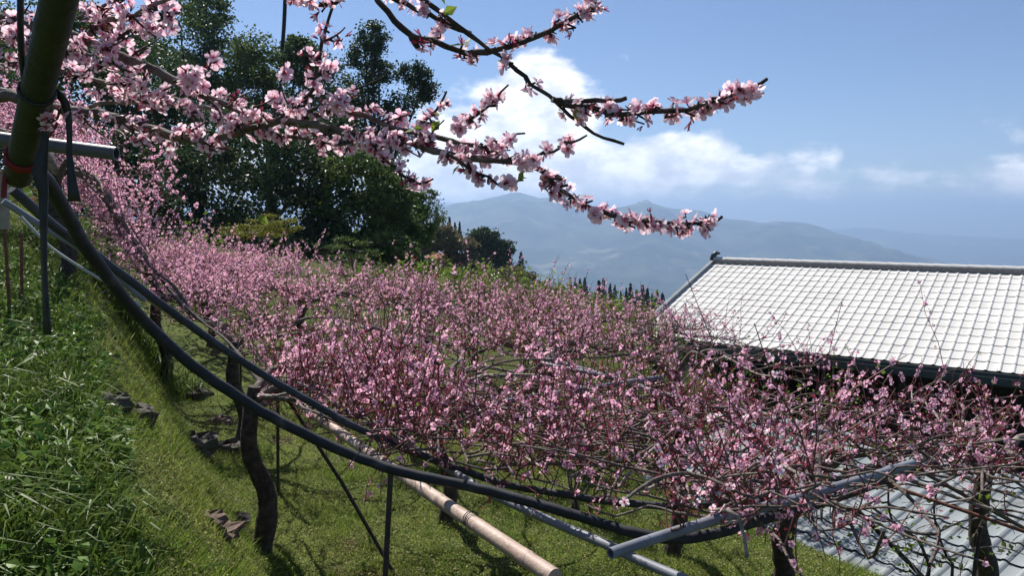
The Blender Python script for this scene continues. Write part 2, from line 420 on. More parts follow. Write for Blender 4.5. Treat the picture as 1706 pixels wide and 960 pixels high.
def spent_near(seed=0):
    r = np.random.default_rng(seed); V = []; t = []
    for k in range(7):
        th = k * 2 * np.pi / 7 + r.normal(0, .2); b = len(V); z = .7 + r.uniform(0, .5); rr = r.uniform(.22, .5)
        V += [[.1 * math.cos(th - .6), .1 * math.sin(th - .6), 0], [.1 * math.cos(th + .6), .1 * math.sin(th + .6), 0], [rr * math.cos(th + .25), rr * math.sin(th + .25), z], [rr * math.cos(th - .2), rr * math.sin(th - .2), z * .8]]
        t += [[b, b + 1, b + 2], [b, b + 2, b + 3]]
    cal = [[0, 0, -.4]] + [[.2 * math.cos(x * 1.57), .2 * math.sin(x * 1.57), .15] for x in range(4)]
    return [(np.array(V), None, t, 3, None), (np.array(cal), None, [[0, 2, 1], [0, 3, 2], [0, 4, 3], [0, 1, 4]], 1, None)]
BL_MATS = ['petal', 'calyx', 'stamen', 'spent']
def blossom_far(seed=0):
    r = np.random.default_rng(seed); V = []; t = []
    for k in range(5):
        th = k * 2 * np.pi / 5 + r.normal(0, .1); cup = .35 + r.normal(0, .2); b = len(V)
        c, s_ = math.cos(th), math.sin(th); z = math.sin(cup); q = math.cos(cup)
        V += [[.08 * c, .08 * s_, 0], [.65 * q * c + .42 * s_, .65 * q * s_ - .42 * c, .7 * z], [1.02 * q * c, 1.02 * q * s_, z], [.65 * q * c - .42 * s_, .65 * q * s_ + .42 * c, .7 * z]]
        t += [[b, b + 1, b + 2], [b, b + 2, b + 3]]
    cal = [[0, 0, -.5], [.25, 0, .1], [-.12, .2, .1], [-.12, -.2, .1]]
    return [(np.array(V), None, t, 0, None), (np.array(cal), None, [[0, 1, 2], [0, 2, 3], [0, 3, 1]], 1, None)]
def spent_far(seed=0):
    T = spent_near(seed); return [(T[0][0][:20], None, T[0][2][:10], 2, None), (T[1][0], None, T[1][2], 1, None)]
BF_MATS = ['petal_far', 'calyx', 'spent']
BLN = [blossom_near(o, i) for i, o in enumerate((1.0, .9, .75, .55, 1.1))]; SPN = [spent_near(i) for i in range(3)]
BLF = [blossom_far(i) for i in range(3)]; SPF = [spent_far(i) for i in range(2)]
def tmesh(name, T, mats):
    mb = MB()
    mb.inst(T, np.eye(3)[None], np.zeros((1, 3)), np.ones(1)); return mb.mesh(name, mats, False, attr=True)
BL_MESH = [tmesh('blossom', T, BL_MATS) for T in BLN]; SP_MESH = [tmesh('spent_blossom', T, BL_MATS) for T in SPN]

# ------------------------------------------------------------------ terrain sheet
azs = np.radians(np.concatenate([np.linspace(-180, -48, 60, endpoint=False), np.linspace(-48, 48, 420, endpoint=False), np.linspace(48, 180, 60)]))
rr = np.concatenate([np.geomspace(.35, 14, 150, endpoint=False), np.geomspace(14, 300, 110, endpoint=False), np.geomspace(300, 2400, 30, endpoint=False), np.linspace(2400, 13500, 170)])
def polar(name, i0, i1, kind='structure'):
    r = rr[i0:i1]; A, Q = np.meshgrid(azs, r); x, y = Q * np.sin(A), Q * np.cos(A); z = terrain(x, y)
    V = np.stack([x, y, z], -1).reshape(-1, 3); nr, na = len(r), len(azs)
    i, j = np.meshgrid(np.arange(nr - 1), np.arange(na - 1), indexing='ij')
    q = np.stack([i * na + j, (i + 1) * na + j, (i + 1) * na + j + 1, i * na + j + 1], -1).reshape(-1, 4)[:, ::-1]
    fs = [q]
    if i0 == 0:
        V = np.vstack([V, [[0, 0, float(terrain(0, 0))]]]); c = len(V) - 1
        fs.append(np.array([[c, j, j + 1] for j in range(na - 1)])[:, ::-1])
    return tag(link(name, mesh_np(name, V, fs, ['terrain'], None, True)), kind=kind)
NSPLIT = 150 + 110 + 30
tag(polar('terrain', 0, NSPLIT + 1), 'grassy orchard hillside falling away into the valley', 'hillside')
tag(polar('mountains', NSPLIT, len(rr)), 'hazy blue mountain ranges across the valley', 'mountains')

# ------------------------------------------------------------------ tiled roofs
def tile_mesh(name, w, l, m, amp=.0125, lipz=.012, cut=.010, cw=.24):
    """one S-shaped roof tile: x across (0..w), y up the slope (0..l), lower lip proud of the row below"""
    n = 11; x = np.r_[np.linspace(0, 1 - cw, 6, endpoint=False), np.linspace(1 - cw, 1, 5)]
    prof = amp * np.where(x < 1 - cw, -.2 * np.sin(np.pi * x / (1 - cw)), np.sin(np.pi * np.clip(x - 1 + cw, 0, 1) / cw))
    up = np.stack([x * w * .995, np.full(n, l * 1.04), prof + .004], -1); lo = np.stack([x * w * .995, np.zeros(n), prof + lipz], -1)
    lip = np.stack([x * w * .995, np.full(n, cut), prof + .001], -1)
    V = np.vstack([lo, up, lip]); q = [[i, i + 1, n + i + 1, n + i] for i in range(n - 1)] + [[2 * n + i, 2 * n + i + 1, i + 1, i] for i in range(n - 1)]
    return V, np.array(q), m
def tiled_slope(parent, O, e, u, ncol, nrow, tw, tl, m, limit=300, jit=.0, shape=(.017, .015, .014, .32)):
    """O eave corner, e along the eave, u up the slope; nearest tiles become objects, the rest one stuff part"""
    O, e, u = [np.asarray(tuple(v), float) for v in (O, e, u)]; nrm = np.cross(e, u); nrm /= np.linalg.norm(nrm)
    V, q, m = tile_mesh('roof_tile', tw, tl, m, *shape); me = mesh_np('roof_tile', V, [q], [m], None, False)
    Rm = np.stack([e, u, nrm], -1); spots = []
    for r in range(nrow):
        for c in range(ncol):
            p = O + e * (c * tw) + u * (r * tl); g = p + e * tw / 2 + u * tl / 2
            px, py = proj(g); vis = -40 < px < 1750 and -40 < py < 1000
            spots.append((np.linalg.norm(g - np.array([0, 0, ZC])) + (0 if vis else 100), p))
    spots.sort(key=lambda a: a[0]); mb = MB(); po = Vector(parent['_o'])
    for k, (d, p) in enumerate(spots):
        tilt = rng.normal(0, .004, 2) + jit * rng.normal(0, 1, 2)
        Rt = Rm @ np.array(Matrix.Rotation(tilt[0], 3, 'X') @ Matrix.Rotation(tilt[1], 3, 'Y'))
        p = p + nrm * rng.uniform(0, .003)
        if k < limit:
            o = bpy.data.objects.new('roof_tile', me); COL.objects.link(o); o.parent = parent
            M4 = Matrix(Rt.tolist()).to_4x4(); M4.translation = Vector(p) - po; o.matrix_local = M4
        else: mb.inst([(V, q, None, 0, None)], Rt[None], p[None], np.ones(1))
    if mb.n: part('roof_tiles', mb, [m], parent, kind='stuff')

# white roofed house
he, hr = 2.60, 1.15
E = np.array([.797, -.605, 0]); U = np.array([.605, .797, 0])
pc = P(1058, 559, 10); ec = (pc - Vector((0, 0, ZC))); ec = np.array(ec * (he / -ec.z)) + [0, 0, ZC]         # eave corner
W = 4.5; rise = he - hr; us = (U * W + np.array([0, 0, rise])); sl = np.linalg.norm(us); us = us / sl
LEN = 13.0; hbase = -5.7 + ZC
root = thing('tiled_house', (ec[0] + 4, ec[1] - 2, hbase), 'long open-sided building with a white wave-tiled roof beyond the peach trees', 'house')
def hp(a, b, z): return ec + E * a + U * b + np.array([0, 0, z])
mb = MB(); th = .05; nr = np.cross(E, us); nr /= np.linalg.norm(nr)
mb.box(ec + E * LEN / 2 + us * sl / 2 - nr * (.05 + .006), E * (LEN / 2 - .01), us * (sl / 2 - .02), nr * .05)
us2 = (U * W - np.array([0, 0, rise])); us2 /= np.linalg.norm(us2); nr2 = np.cross(E, us2); nr2 /= np.linalg.norm(nr2)
rp = hp(0, W, rise)
mb.box(rp + E * LEN / 2 + us2 * sl / 2 - nr2 * .05, E * (LEN / 2 - .01), us2 * (sl / 2 - .02), nr2 * .05)
roof = part('roof', mb, ['fascia'], root); tag(roof, 'pale wave-tiled roof with ridge cap')
tw = .2; tl = sl / 14
tiled_slope(roof, ec, E, us, int(LEN / tw), 14, tw, tl, 'tile_white', 300)
for k in range(int(LEN / .33)):                                   # ridge cap pieces
    mb = MB(); a0, a1 = k * .33, k * .33 + .345; n = 7; ang = np.linspace(-.25, math.pi + .25, n)
    def ring(a, r): return [hp(a, W, rise + .07) + U * (-math.cos(t) * r) + np.array([0, 0, 1]) * (math.sin(t) * r * .9) for t in ang]
    V = ring(a0, .105) + ring(a0 + .05, .098) + ring(a1, .090)
    q = [[s * n + i, s * n + i + 1, (s + 1) * n + i + 1, (s + 1) * n + i] for s in range(2) for i in range(n - 1)]
    mb.add(V, quads=q); part('ridge_tile', mb, ['ridge'], roof, True)
mb = MB(); mb.box(hp(LEN / 2, W, rise + .035), E * (LEN / 2 - .03), U * .12, (0, 0, .055)); part('ridge_mortar', mb, ['mortar'], roof)
mb = MB(); fp = hp(-.05, W, rise)
mb.tube([fp + np.array([0, 0, .0]), fp + np.array([0, 0, .12]), fp + E * .02 + np.array([0, 0, .2]), fp + E * .10 + np.array([0, 0, .27]), fp + E * .2 + np.array([0, 0, .25])], [.09, .085, .08, .06, .02], 8)
part('ridge_finial', mb, ['finial'], roof, True)
mb = MB(); mb.box(ec - E * .04 + us * (sl / 2) + nr * .0, E * .045, us * (sl / 2 + .03), nr * .085); part('verge_trim', mb, ['tile_grey'], roof)
mb = MB(); mb.box(hp(LEN / 2, -.03, -.125), E * (LEN / 2), U * .02, (0, 0, .11)); mb.box(hp(LEN / 2, -.09, -.19), E * (LEN / 2), U * .06, (0, 0, .012)); mb.box(hp(LEN / 2, -.145, -.135), E * (LEN / 2), U * .008, (0, 0, .06))
part('gutter', mb, ['fascia'], roof)
hz = hbase - ec[2]
for nm, a, b, la, lb in (('back_wall', LEN / 2, 2 * W - .7, LEN / 2 - .5, .09), ('side_wall', .5, W, .09, W - .8), ('side_wall', LEN - .5, W, .09, W - .8)):
    mb = MB(); mb.box(hp(a, b, (hz - .15) / 2), E * la, U * lb, (0, 0, (-hz - .15) / 2)); part(nm, mb, ['dark_wood'], root)
mb = MB(); mb.box(hp(LEN / 2, 2.6, (hz - .15) / 2), E * (LEN / 2 - .65), U * .08, (0, 0, (-hz - .15) / 2)); part('front_wall', mb, ['dark_wood'], root)
for a in np.arange(.6, LEN, 2.4):
    mb = MB(); mb.box(hp(a, .55, (hz - .02) / 2), E * .06, U * .06, (0, 0, (-hz - .02) / 2)); part('post', mb, ['dark_wood'], root)
mb = MB(); mb.box(hp(LEN / 2, W, hz - .06), E * (LEN / 2), U * (W - .1), (0, 0, .05)); part('floor_slab', mb, ['concrete'], root)

# grey roofed shed below
hs = 3.72; p0 = P(1410, 955, 10) - Vector((0, 0, ZC)); p0 = np.array(p0 * (hs / -p0.z)) + [0, 0, ZC]
E2 = np.array([.573, -.82, 0]); U2 = np.array([.82, .573, 0]); pit = .27; us3 = U2 + np.array([0, 0, pit]); us3 /= np.linalg.norm(us3)
A0 = p0 - E2 * 3.25; L2 = 5.6; tl2 = .34; nrow2 = 8; S2 = tl2 * nrow2
root = thing('grey_shed', (p0[0] + 1, p0[1] + .6, -5.75 + ZC), 'low shed with a blue-grey wave-tiled roof under the peach branches', 'shed')
nr = np.cross(E2, us3); nr /= np.linalg.norm(nr); mb = MB()
mb.box(A0 + E2 * L2 / 2 + us3 * S2 / 2 - nr * .046, E2 * (L2 / 2 - .01), us3 * (S2 / 2 - .02), nr * .04)
roof = part('roof', mb, ['fascia'], root)
tiled_slope(roof, A0, E2, us3, int(L2 / .2), nrow2, .2, tl2, 'tile_grey', 240, .004, (.022, .028, .03, .42))
mb = MB(); mb.box(A0 + E2 * L2 / 2 - U2 * .03 - np.array([0, 0, .09]), E2 * (L2 / 2), U2 * .02, (0, 0, .075)); part('fascia_board', mb, ['dark_wood'], root)
for nm, a, b, la, lb in (('front_wall', L2 / 2, .25, L2 / 2 - .2, .06), ('back_wall', L2 / 2, 2.4, L2 / 2 - .2, .06), ('end_wall', .2, 1.32, .06, 1.0), ('end_wall', L2 - .2, 1.32, .06, 1.0)):
    top = A0[2] + b * pit - .12; bot = -5.75 + ZC
    if nm == 'end_wall': top = A0[2] + .3 * pit - .1
    c = A0 + E2 * a + U2 * b; c[2] = (top + bot) / 2; mb = MB(); mb.box(c, E2 * la, U2 * lb, (0, 0, (top - bot) / 2)); part(nm, mb, ['dark_wood'], root)

# ------------------------------------------------------------------ far things
def crown(mb, lobes, nclump, nleaf, size, spread, T=LEAF2, up=.35):
    nclump = int(nclump * 1.5); nleaf = int(nleaf * 2.2); size = size * .72
    for (c, r) in lobes:
        c = np.asarray(tuple(c)); r = np.asarray(r)
        d = rdir(nclump); rad = rng.uniform(.45, 1.0, nclump) ** .6
        cc = c + d * rad[:, None] * r
        for k in range(nclump):
            n = max(4, int(nleaf * rng.uniform(.4, 1.5)))
            q = rng.normal(size=(n, 3)) * spread * np.array([1, 1, .7]) * (r * .6 + np.mean(r) * .4) * rng.uniform(.6, 1.3) + cc[k]
            nm = rdir(n) + np.array([0, 0, up]) + d[k] * .3
            mb.inst(T, frames(nm), q, rng.uniform(.6, 1.35, n) * size)
def broadleaf(label, base, D, lobes_px, leaf, size, nclump=26, nleaf=34, spread=.2, bark='bark_dark', name='broadleaf_tree', group='trees of the dark wood', trunk_r=None):
    b = P(base[0], base[1], D); gz = float(terrain(b.x, b.y)); b = Vector((b.x, b.y, gz))
    root = thing(name, b, label, 'tree', group); lobes = []
    for k, (px, py, rx, ry) in enumerate(lobes_px):
        c = P(px, py, D + ((k * 37) % 11 - 5) * .012 * D * (rx / 60)); lobes.append((c, (rx * D / F, rx * D / F * .85, ry * D / F)))
    mb = MB(); crown(mb, lobes, nclump, nleaf, size, spread); part('crown', mb, [leaf], root, kind='stuff')
    mb = MB(); top = max(l[0].z for l in lobes); cx = np.mean([l[0].x for l in lobes]); cy = np.mean([l[0].y for l in lobes])
    tr = trunk_r or .03 * (top - gz); mid = Vector((b.x * .4 + cx * .6, b.y * .4 + cy * .6, gz * .45 + top * .55))
    mb.tube(curve([(*(b - Vector((0, 0, .2))), tr), (*(b * .55 + mid * .45), tr * .8), (*mid, tr * .55)], .3)[:, :3], np.linspace(tr, tr * .55, len(curve([(*b, tr), (*(b * .55 + mid * .45), tr * .8), (*mid, tr * .55)], .3)))[:, ] if False else tr * .75, 7)
    part('trunk', mb, [bark], root, True)
    for c, r in lobes:
        mb = MB(); q = b * .4 + mid * .6
        pts = curve([q, q * .45 + Vector(c) * .55 + Vector((0, 0, -.1 * r[2])), Vector(c) + Vector((0, 0, r[2] * .4))], .4)
        mb.tube(pts, np.linspace(tr * .42, tr * .08, len(pts)), 5); part('limb', mb, [bark], root, True)
    return root
broadleaf('tall airy tree at the top of the wood, above the leaning green pole', (80, 400), 30, [(60, 50, 85, 75), (130, 140, 80, 70), (10, 150, 80, 80), (60, 235, 90, 50), (-60, 80, 80, 80)], 'leaf_mid', .2, 42, 34)
broadleaf('dense tree of the wood behind the pink branches at upper left', (240, 420), 33, [(230, 150, 80, 60), (260, 225, 90, 55), (180, 90, 80, 60), (330, 235, 70, 60), (250, 300, 90, 45)], 'leaf_dark', .21, 42, 36)
broadleaf('tall tree with a yellowish-green pointed top rising against the blue sky', (330, 430), 44, [(300, 60, 62, 55), (345, 22, 38, 42), (270, 125, 65, 50), (365, 105, 52, 45), (330, 160, 70, 45)], 'leaf_mid', .22, 39, 34)
broadleaf('rounded tree of the wood between the pointed tree and the hanging black tube', (450, 430), 42, [(435, 105, 50, 42), (480, 150, 52, 45), (400, 150, 55, 50), (500, 95, 30, 32), (440, 200, 60, 45)], 'leaf_mid', .22, 39, 34)
broadleaf('tree of the wood just left of the tallest lone crown', (540, 450), 46, [(540, 130, 42, 38), (560, 175, 46, 40), (520, 200, 50, 40), (570, 235, 50, 40)], 'leaf_dark', .22, 24, 32)
broadleaf('tallest lone tree with separate rounded tufts, standing out against the sky', (622, 440), 37, [(618, 62, 24, 22), (608, 95, 28, 22), (632, 120, 30, 20), (600, 150, 34, 24), (690, 122, 24, 18), (705, 150, 22, 18), (665, 178, 34, 22), (618, 195, 40, 28), (640, 235, 46, 30)], 'leaf_dark', .17, 24, 26, .24)
broadleaf('broad deeply shaded tree in the middle of the wood, above the pink orchard', (470, 470), 27, [(420, 255, 80, 60), (500, 285, 85, 62), (555, 250, 62, 50), (455, 350, 90, 60), (360, 300, 80, 62), (400, 400, 70, 45)], 'leaf_dark', .2, 32, 40)
broadleaf('low shaded tree at the wood edge with soft green upper boughs', (620, 470), 27, [(600, 300, 62, 48), (640, 330, 52, 50), (655, 385, 46, 46), (575, 370, 72, 55), (615, 425, 66, 36)], 'leaf_mid', .19, 30, 38)
broadleaf('sunlit green tree on the right-hand edge of the wood', (690, 460), 31, [(690, 345, 24, 28), (692, 390, 30, 30), (672, 432, 38, 28), (650, 340, 34, 34), (640, 300, 30, 26)], 'leaf_bright', .19, 26, 30)
broadleaf('thin feathery tree sticking out of the wood towards the mountains', (700, 430), 50, [(722, 342, 16, 10), (732, 362, 14, 10), (702, 352, 18, 16), (715, 325, 12, 9)], 'leaf_mid', .18, 12, 12, .3)
broadleaf('young tree with yellow-green feathery sprays in front of the dark wood', (425, 465), 16, [(418, 388, 22, 6), (440, 380, 20, 5), (462, 372, 18, 4), (484, 368, 16, 3), (398, 392, 20, 6), (452, 390, 20, 5), (476, 384, 16, 4), (497, 380, 12, 3), (430, 368, 14, 3), (448, 360, 12, 3), (405, 378, 16, 4), (380, 384, 16, 5)], 'leaf_yellow', .05, 12, 12, .3, 'bark', 'young_tree', 'trees at the foot of the wood', .035)
broadleaf('fresh green sapling in the shade below the wood', (590, 470), 20, [(575, 398, 16, 4), (560, 412, 16, 4), (600, 405, 14, 4), (585, 425, 18, 4), (555, 430, 14, 4), (615, 420, 12, 4)], 'leaf_mid', .07, 10, 10, .3, 'bark', 'sapling', 'trees at the foot of the wood', .03)
broadleaf('dark round-topped tree on the far spur', (818, 470), 95, [(808, 398, 26, 16), (832, 420, 24, 20), (796, 425, 22, 20), (818, 445, 32, 20)], 'leaf_dark', .5, 28, 30, .2, group='trees on the far spur')
broadleaf('brownish bamboo scrub beside the small red roof', (750, 465), 82, [(738, 398, 26, 18), (770, 418, 28, 22), (755, 445, 32, 18), (715, 405, 22, 18), (790, 455, 24, 16)], 'leaf_dry', .5, 24, 30, .22, name='bamboo_scrub', group='trees on the far spur')
broadleaf('sunlit scrub below the dark round-topped tree', (850, 480), 80, [(850, 462, 34, 14), (805, 475, 36, 14), (885, 478, 24, 10), (760, 480, 34, 12)], 'leaf_dry', .45, 24, 28, .22, name='scrub', group='trees on the far spur')
broadleaf('green scrub on the crest by the little coloured roofs', (910, 505), 75, [(905, 500, 28, 10), (945, 488, 20, 8), (870, 492, 24, 12), (960, 512, 28, 9)], 'leaf_bright', .4, 22, 26, .22, name='scrub', group='trees on the far spur')
broadleaf('green scrub running down the crest left of the white roof', (1060, 545), 60, [(1010, 530, 36, 12), (1070, 545, 34, 12), (1030, 548, 34, 14), (985, 540, 30, 12), (1105, 550, 20, 10)], 'leaf_mid', .3, 22, 26, .22, name='scrub', group='trees on the far spur')
broadleaf('dense low thicket filling the left foot of the wood', (260, 440), 24, [(120, 330, 70, 60), (220, 350, 70, 55), (310, 380, 70, 50), (200, 270, 70, 55), (20, 300, 80, 70)], 'leaf_dark', .2, 26, 36, name='thicket', group='thickets at the foot of the wood')
broadleaf('dense black-green thicket filling the middle foot of the wood', (480, 480), 24, [(400, 440, 70, 40), (480, 430, 70, 45), (540, 410, 60, 50), (560, 460, 60, 25), (440, 470, 60, 20)], 'leaf_dark', .19, 28, 38, name='thicket', group='thickets at the foot of the wood')
broadleaf('dense thicket at the right foot of the wood, lit along its top', (640, 480), 24, [(610, 455, 55, 25), (670, 450, 45, 28), (700, 470, 36, 18), (650, 420, 40, 30)], 'leaf_mid', .18, 28, 36, name='thicket', group='thickets at the foot of the wood')
broadleaf('olive bushes on the open slope below the round-topped tree', (800, 510), 30, [(760, 490, 40, 14), (810, 500, 44, 14), (860, 505, 36, 13), (720, 485, 30, 14)], 'leaf_bright', .16, 24, 30, name='bush', group='bushes on the open slope')
broadleaf('olive bushes on the open slope below the coloured huts', (930, 530), 26, [(900, 520, 40, 13), (950, 530, 40, 14), (1000, 540, 36, 14), (870, 515, 30, 12)], 'leaf_mid', .15, 24, 30, name='bush', group='bushes on the open slope')
broadleaf('olive bushes on the open slope beside the white roof verge', (1060, 560), 22, [(1040, 550, 36, 14), (1075, 560, 30, 14), (1010, 548, 30, 12)], 'leaf_bright', .13, 24, 30, name='bush', group='bushes on the open slope')
def conifer(px, py, hpx, D, label, group):
    p = P(px, py, D); h = hpx * D / F; gz = min(p.z, float(terrain(p.x, p.y)))
    root = thing('conifer', (p.x, p.y, gz), label, 'tree', group); mb = MB(); n = 170; h *= rng.uniform(.95, 1.55); fat = rng.uniform(.7, 1.25)
    k = rng.uniform(0, 1, n) ** .75; zz = p.z + h * (.06 + .94 * (1 - k)); ra = h * .28 * fat * k ** .85 * rng.uniform(.55, 1.1, n)
    a = rng.uniform(0, 2 * np.pi, n); loc = np.stack([p.x + ra * np.cos(a) * .75, p.y + ra * np.sin(a) * .75, zz], -1)
    nm = np.stack([np.cos(a), np.sin(a), np.full(n, .55)], -1) + rng.normal(0, .3, (n, 3))
    mb.inst(LEAF2, frames(nm), loc, h * rng.uniform(.09, .16, n)); part('crown', mb, ['needle'], root, kind='stuff')
    mb = MB(); mb.tube([(p.x, p.y, gz - .3), (p.x, p.y, p.z + h * .5), (p.x, p.y, p.z + h * .98)], [h * .02, h * .014, h * .004], 5); part('trunk', mb, ['bark_dark'], root)
ORD = ('first', 'second', 'third', 'fourth', 'fifth', 'sixth', 'seventh', 'eighth', 'ninth', 'tenth', 'eleventh', 'twelfth', 'thirteenth', 'fourteenth', 'fifteenth', 'sixteenth', 'last')
for k_, (px, py, h) in enumerate(((728, 398, 34), (738, 396, 26), (749, 398, 30), (758, 400, 26), (766, 402, 26))): conifer(px, py, h, 130, ORD[k_] + ' dark pointed conifer from the left in the short row above the bamboo scrub', 'conifers above the scrub')
conifer(848, 452, 32, 110, 'dark pointed conifer touching the round-topped tree', 'conifers on the spur edge')
conifer(868, 460, 38, 110, 'lone dark conifer at the lower end of the wooded spur', 'conifers on the spur edge')
for k_, (px, py, h) in enumerate(((950, 492, 22), (958, 494, 24), (966, 496, 28), (974, 496, 22), (1005, 505, 28), (1016, 508, 30), (1024, 508, 32), (1034, 512, 26), (1043, 514, 24), (1050, 514, 28), (1060, 518, 24), (1070, 522, 34), (1078, 522, 36), (1086, 524, 30), (1094, 526, 36), (1103, 528, 32), (1112, 530, 30))):
    conifer(px, py, h, 135, ORD[k_] + ' dark conifer from the left in the line beside the white roof', 'conifers on the crest')
conifer(997, 522, 52, 85, 'larger nearer conifer standing before the line on the crest', 'conifers on the crest')
def hut(px, py, wpx, D, rm, label, name='hut'):
    p = P(px, py, D); wd = wpx * D / F; gz = float(terrain(p.x, p.y)); h = max(p.z - gz, .5)
    root = thing(name, (p.x, p.y, gz), label, 'house'); mb = MB()
    mb.box((p.x, p.y, gz + h / 2), (wd * .45, 0, 0), (0, wd * .35, 0), (0, 0, h / 2)); part('wall', mb, ['plaster'], root)
    mb = MB(); a = wd * .5; d = wd * .45; r = wd * .22; V = [(p.x - a, p.y - d, p.z), (p.x + a, p.y - d, p.z), (p.x + a * .9, p.y, p.z + r), (p.x - a * .9, p.y, p.z + r), (p.x - a, p.y + d, p.z), (p.x + a, p.y + d, p.z)]
    V += [(x, y, z - .06) for x, y, z in V]
    mb.add(V, quads=[[0, 1, 2, 3], [3, 2, 5, 4], [6, 9, 8, 7], [9, 10, 11, 8], [0, 6, 7, 1], [4, 5, 11, 10]], tris=[[0, 3, 4], [1, 5, 2]]); part('roof', mb, [rm], root)
hut(729, 430, 40, 90, 'red_roof', 'small red-roofed house half hidden in the scrub of the spur')
hut(936, 487, 20, 72, 'blue_roof', 'tiny hut with a turquoise roof on the crest')
hut(911, 493, 20, 70, 'orange_roof', 'tiny hut with a pale orange roof beside the turquoise one')
p = P(847, 470, 90); mb = MB(); gz = float(terrain(p.x, p.y)); mb.tube([(p.x + 3.2, p.y, gz), (p.x + 3.2, p.y, p.z + 1.2)], .09, 6); mb.box((p.x + 3.2, p.y, p.z + .9), (.5, 0, 0), (0, .04, 0), (0, 0, .04))
single('utility_pole', mb, ['dark_wood'], (p.x + 3.2, p.y, gz), 'thin utility pole at the end of the wooded spur', 'pole')

mb = MB()
for (n0, r0_, r1_, a0_, a1_, sz, nl_) in ((1300, 17, 40, -14, 9, .075, 26), (1500, 40, 115, -13, 12, .16, 24), (700, 15, 34, -36, -12, .15, 18)):
    rr_ = np.sqrt(rng.uniform(r0_ ** 2, r1_ ** 2, n0)); aa = np.radians(rng.uniform(a0_, a1_, n0)); x, y = rr_ * np.sin(aa), rr_ * np.cos(aa); k = fbm(x / (r1_ * .06), y / (r1_ * .06), 3, 17) > -.25; x, y = x[k], y[k]; z = terrain(x, y)
    n = len(x) * nl_; hgt = np.repeat(rng.uniform(.5, 1.6, len(x)), nl_); c = np.repeat(np.stack([x, y, z], -1), nl_, 0) + rng.normal(size=(n, 3)) * (sz * np.array([2.4, 2.4, 1.5])) * hgt[:, None]; c[:, 2] += sz * .6
    i = np.repeat(rng.integers(0, 3, len(x)), nl_)
    for m_ in range(3): mb.inst([(LEAF2[0][0], None, LEAF2[0][2], m_, None)], frames(rdir((i == m_).sum()) + np.array([0, 0, .4])), c[i == m_], rng.uniform(.6, 1.3, (i == m_).sum()) * sz)
tag(single('hillside_scrub', mb, ['leaf_mid', 'leaf_bright', 'leaf_dry'], (0, 0, 0), 'low mixed scrub covering the slope and spur beyond the orchard', 'scrub'), kind='stuff')

# ------------------------------------------------------------------ orchard peach trees
def in_canopy(x, y):
    s, t = st(x, y); return (s > .98 or t > 8.0) and y > 2.5 and (y > 3.1 or x > .4)
def wob(p, q, n, amp):
    p, q = np.asarray(tuple(p), float), np.asarray(tuple(q), float); t = np.linspace(0, 1, n)[:, None]; v = p + (q - p) * t
    v[1:-1] += rng.normal(0, amp, (n - 2, 3)) * np.array([1, 1, .6]); return v
def flower_batch(mb, loc, ax, size, open_ratio, Tb, Ts):
    n = len(loc); 
    if n == 0: return
    nm = np.cross(ax, rdir(n)); nm /= np.linalg.norm(nm, axis=1)[:, None] + 1e-9; nm = nm + rng.normal(0, .35, (n, 3))
    L = loc + nm * (size * .55); o = rng.uniform(size=n) < open_ratio; pick = rng.integers(0, 99, n)
    for k, T in enumerate(Tb):
        i = o & (pick % len(Tb) == k); mb.inst(T, frames(nm[i]), L[i], size * rng.uniform(.75, 1.15, i.sum()))
    for k, T in enumerate(Ts):
        i = ~o & (pick % len(Ts) == k); mb.inst(T, frames(nm[i]), L[i], size * rng.uniform(.55, .95, i.sum()))
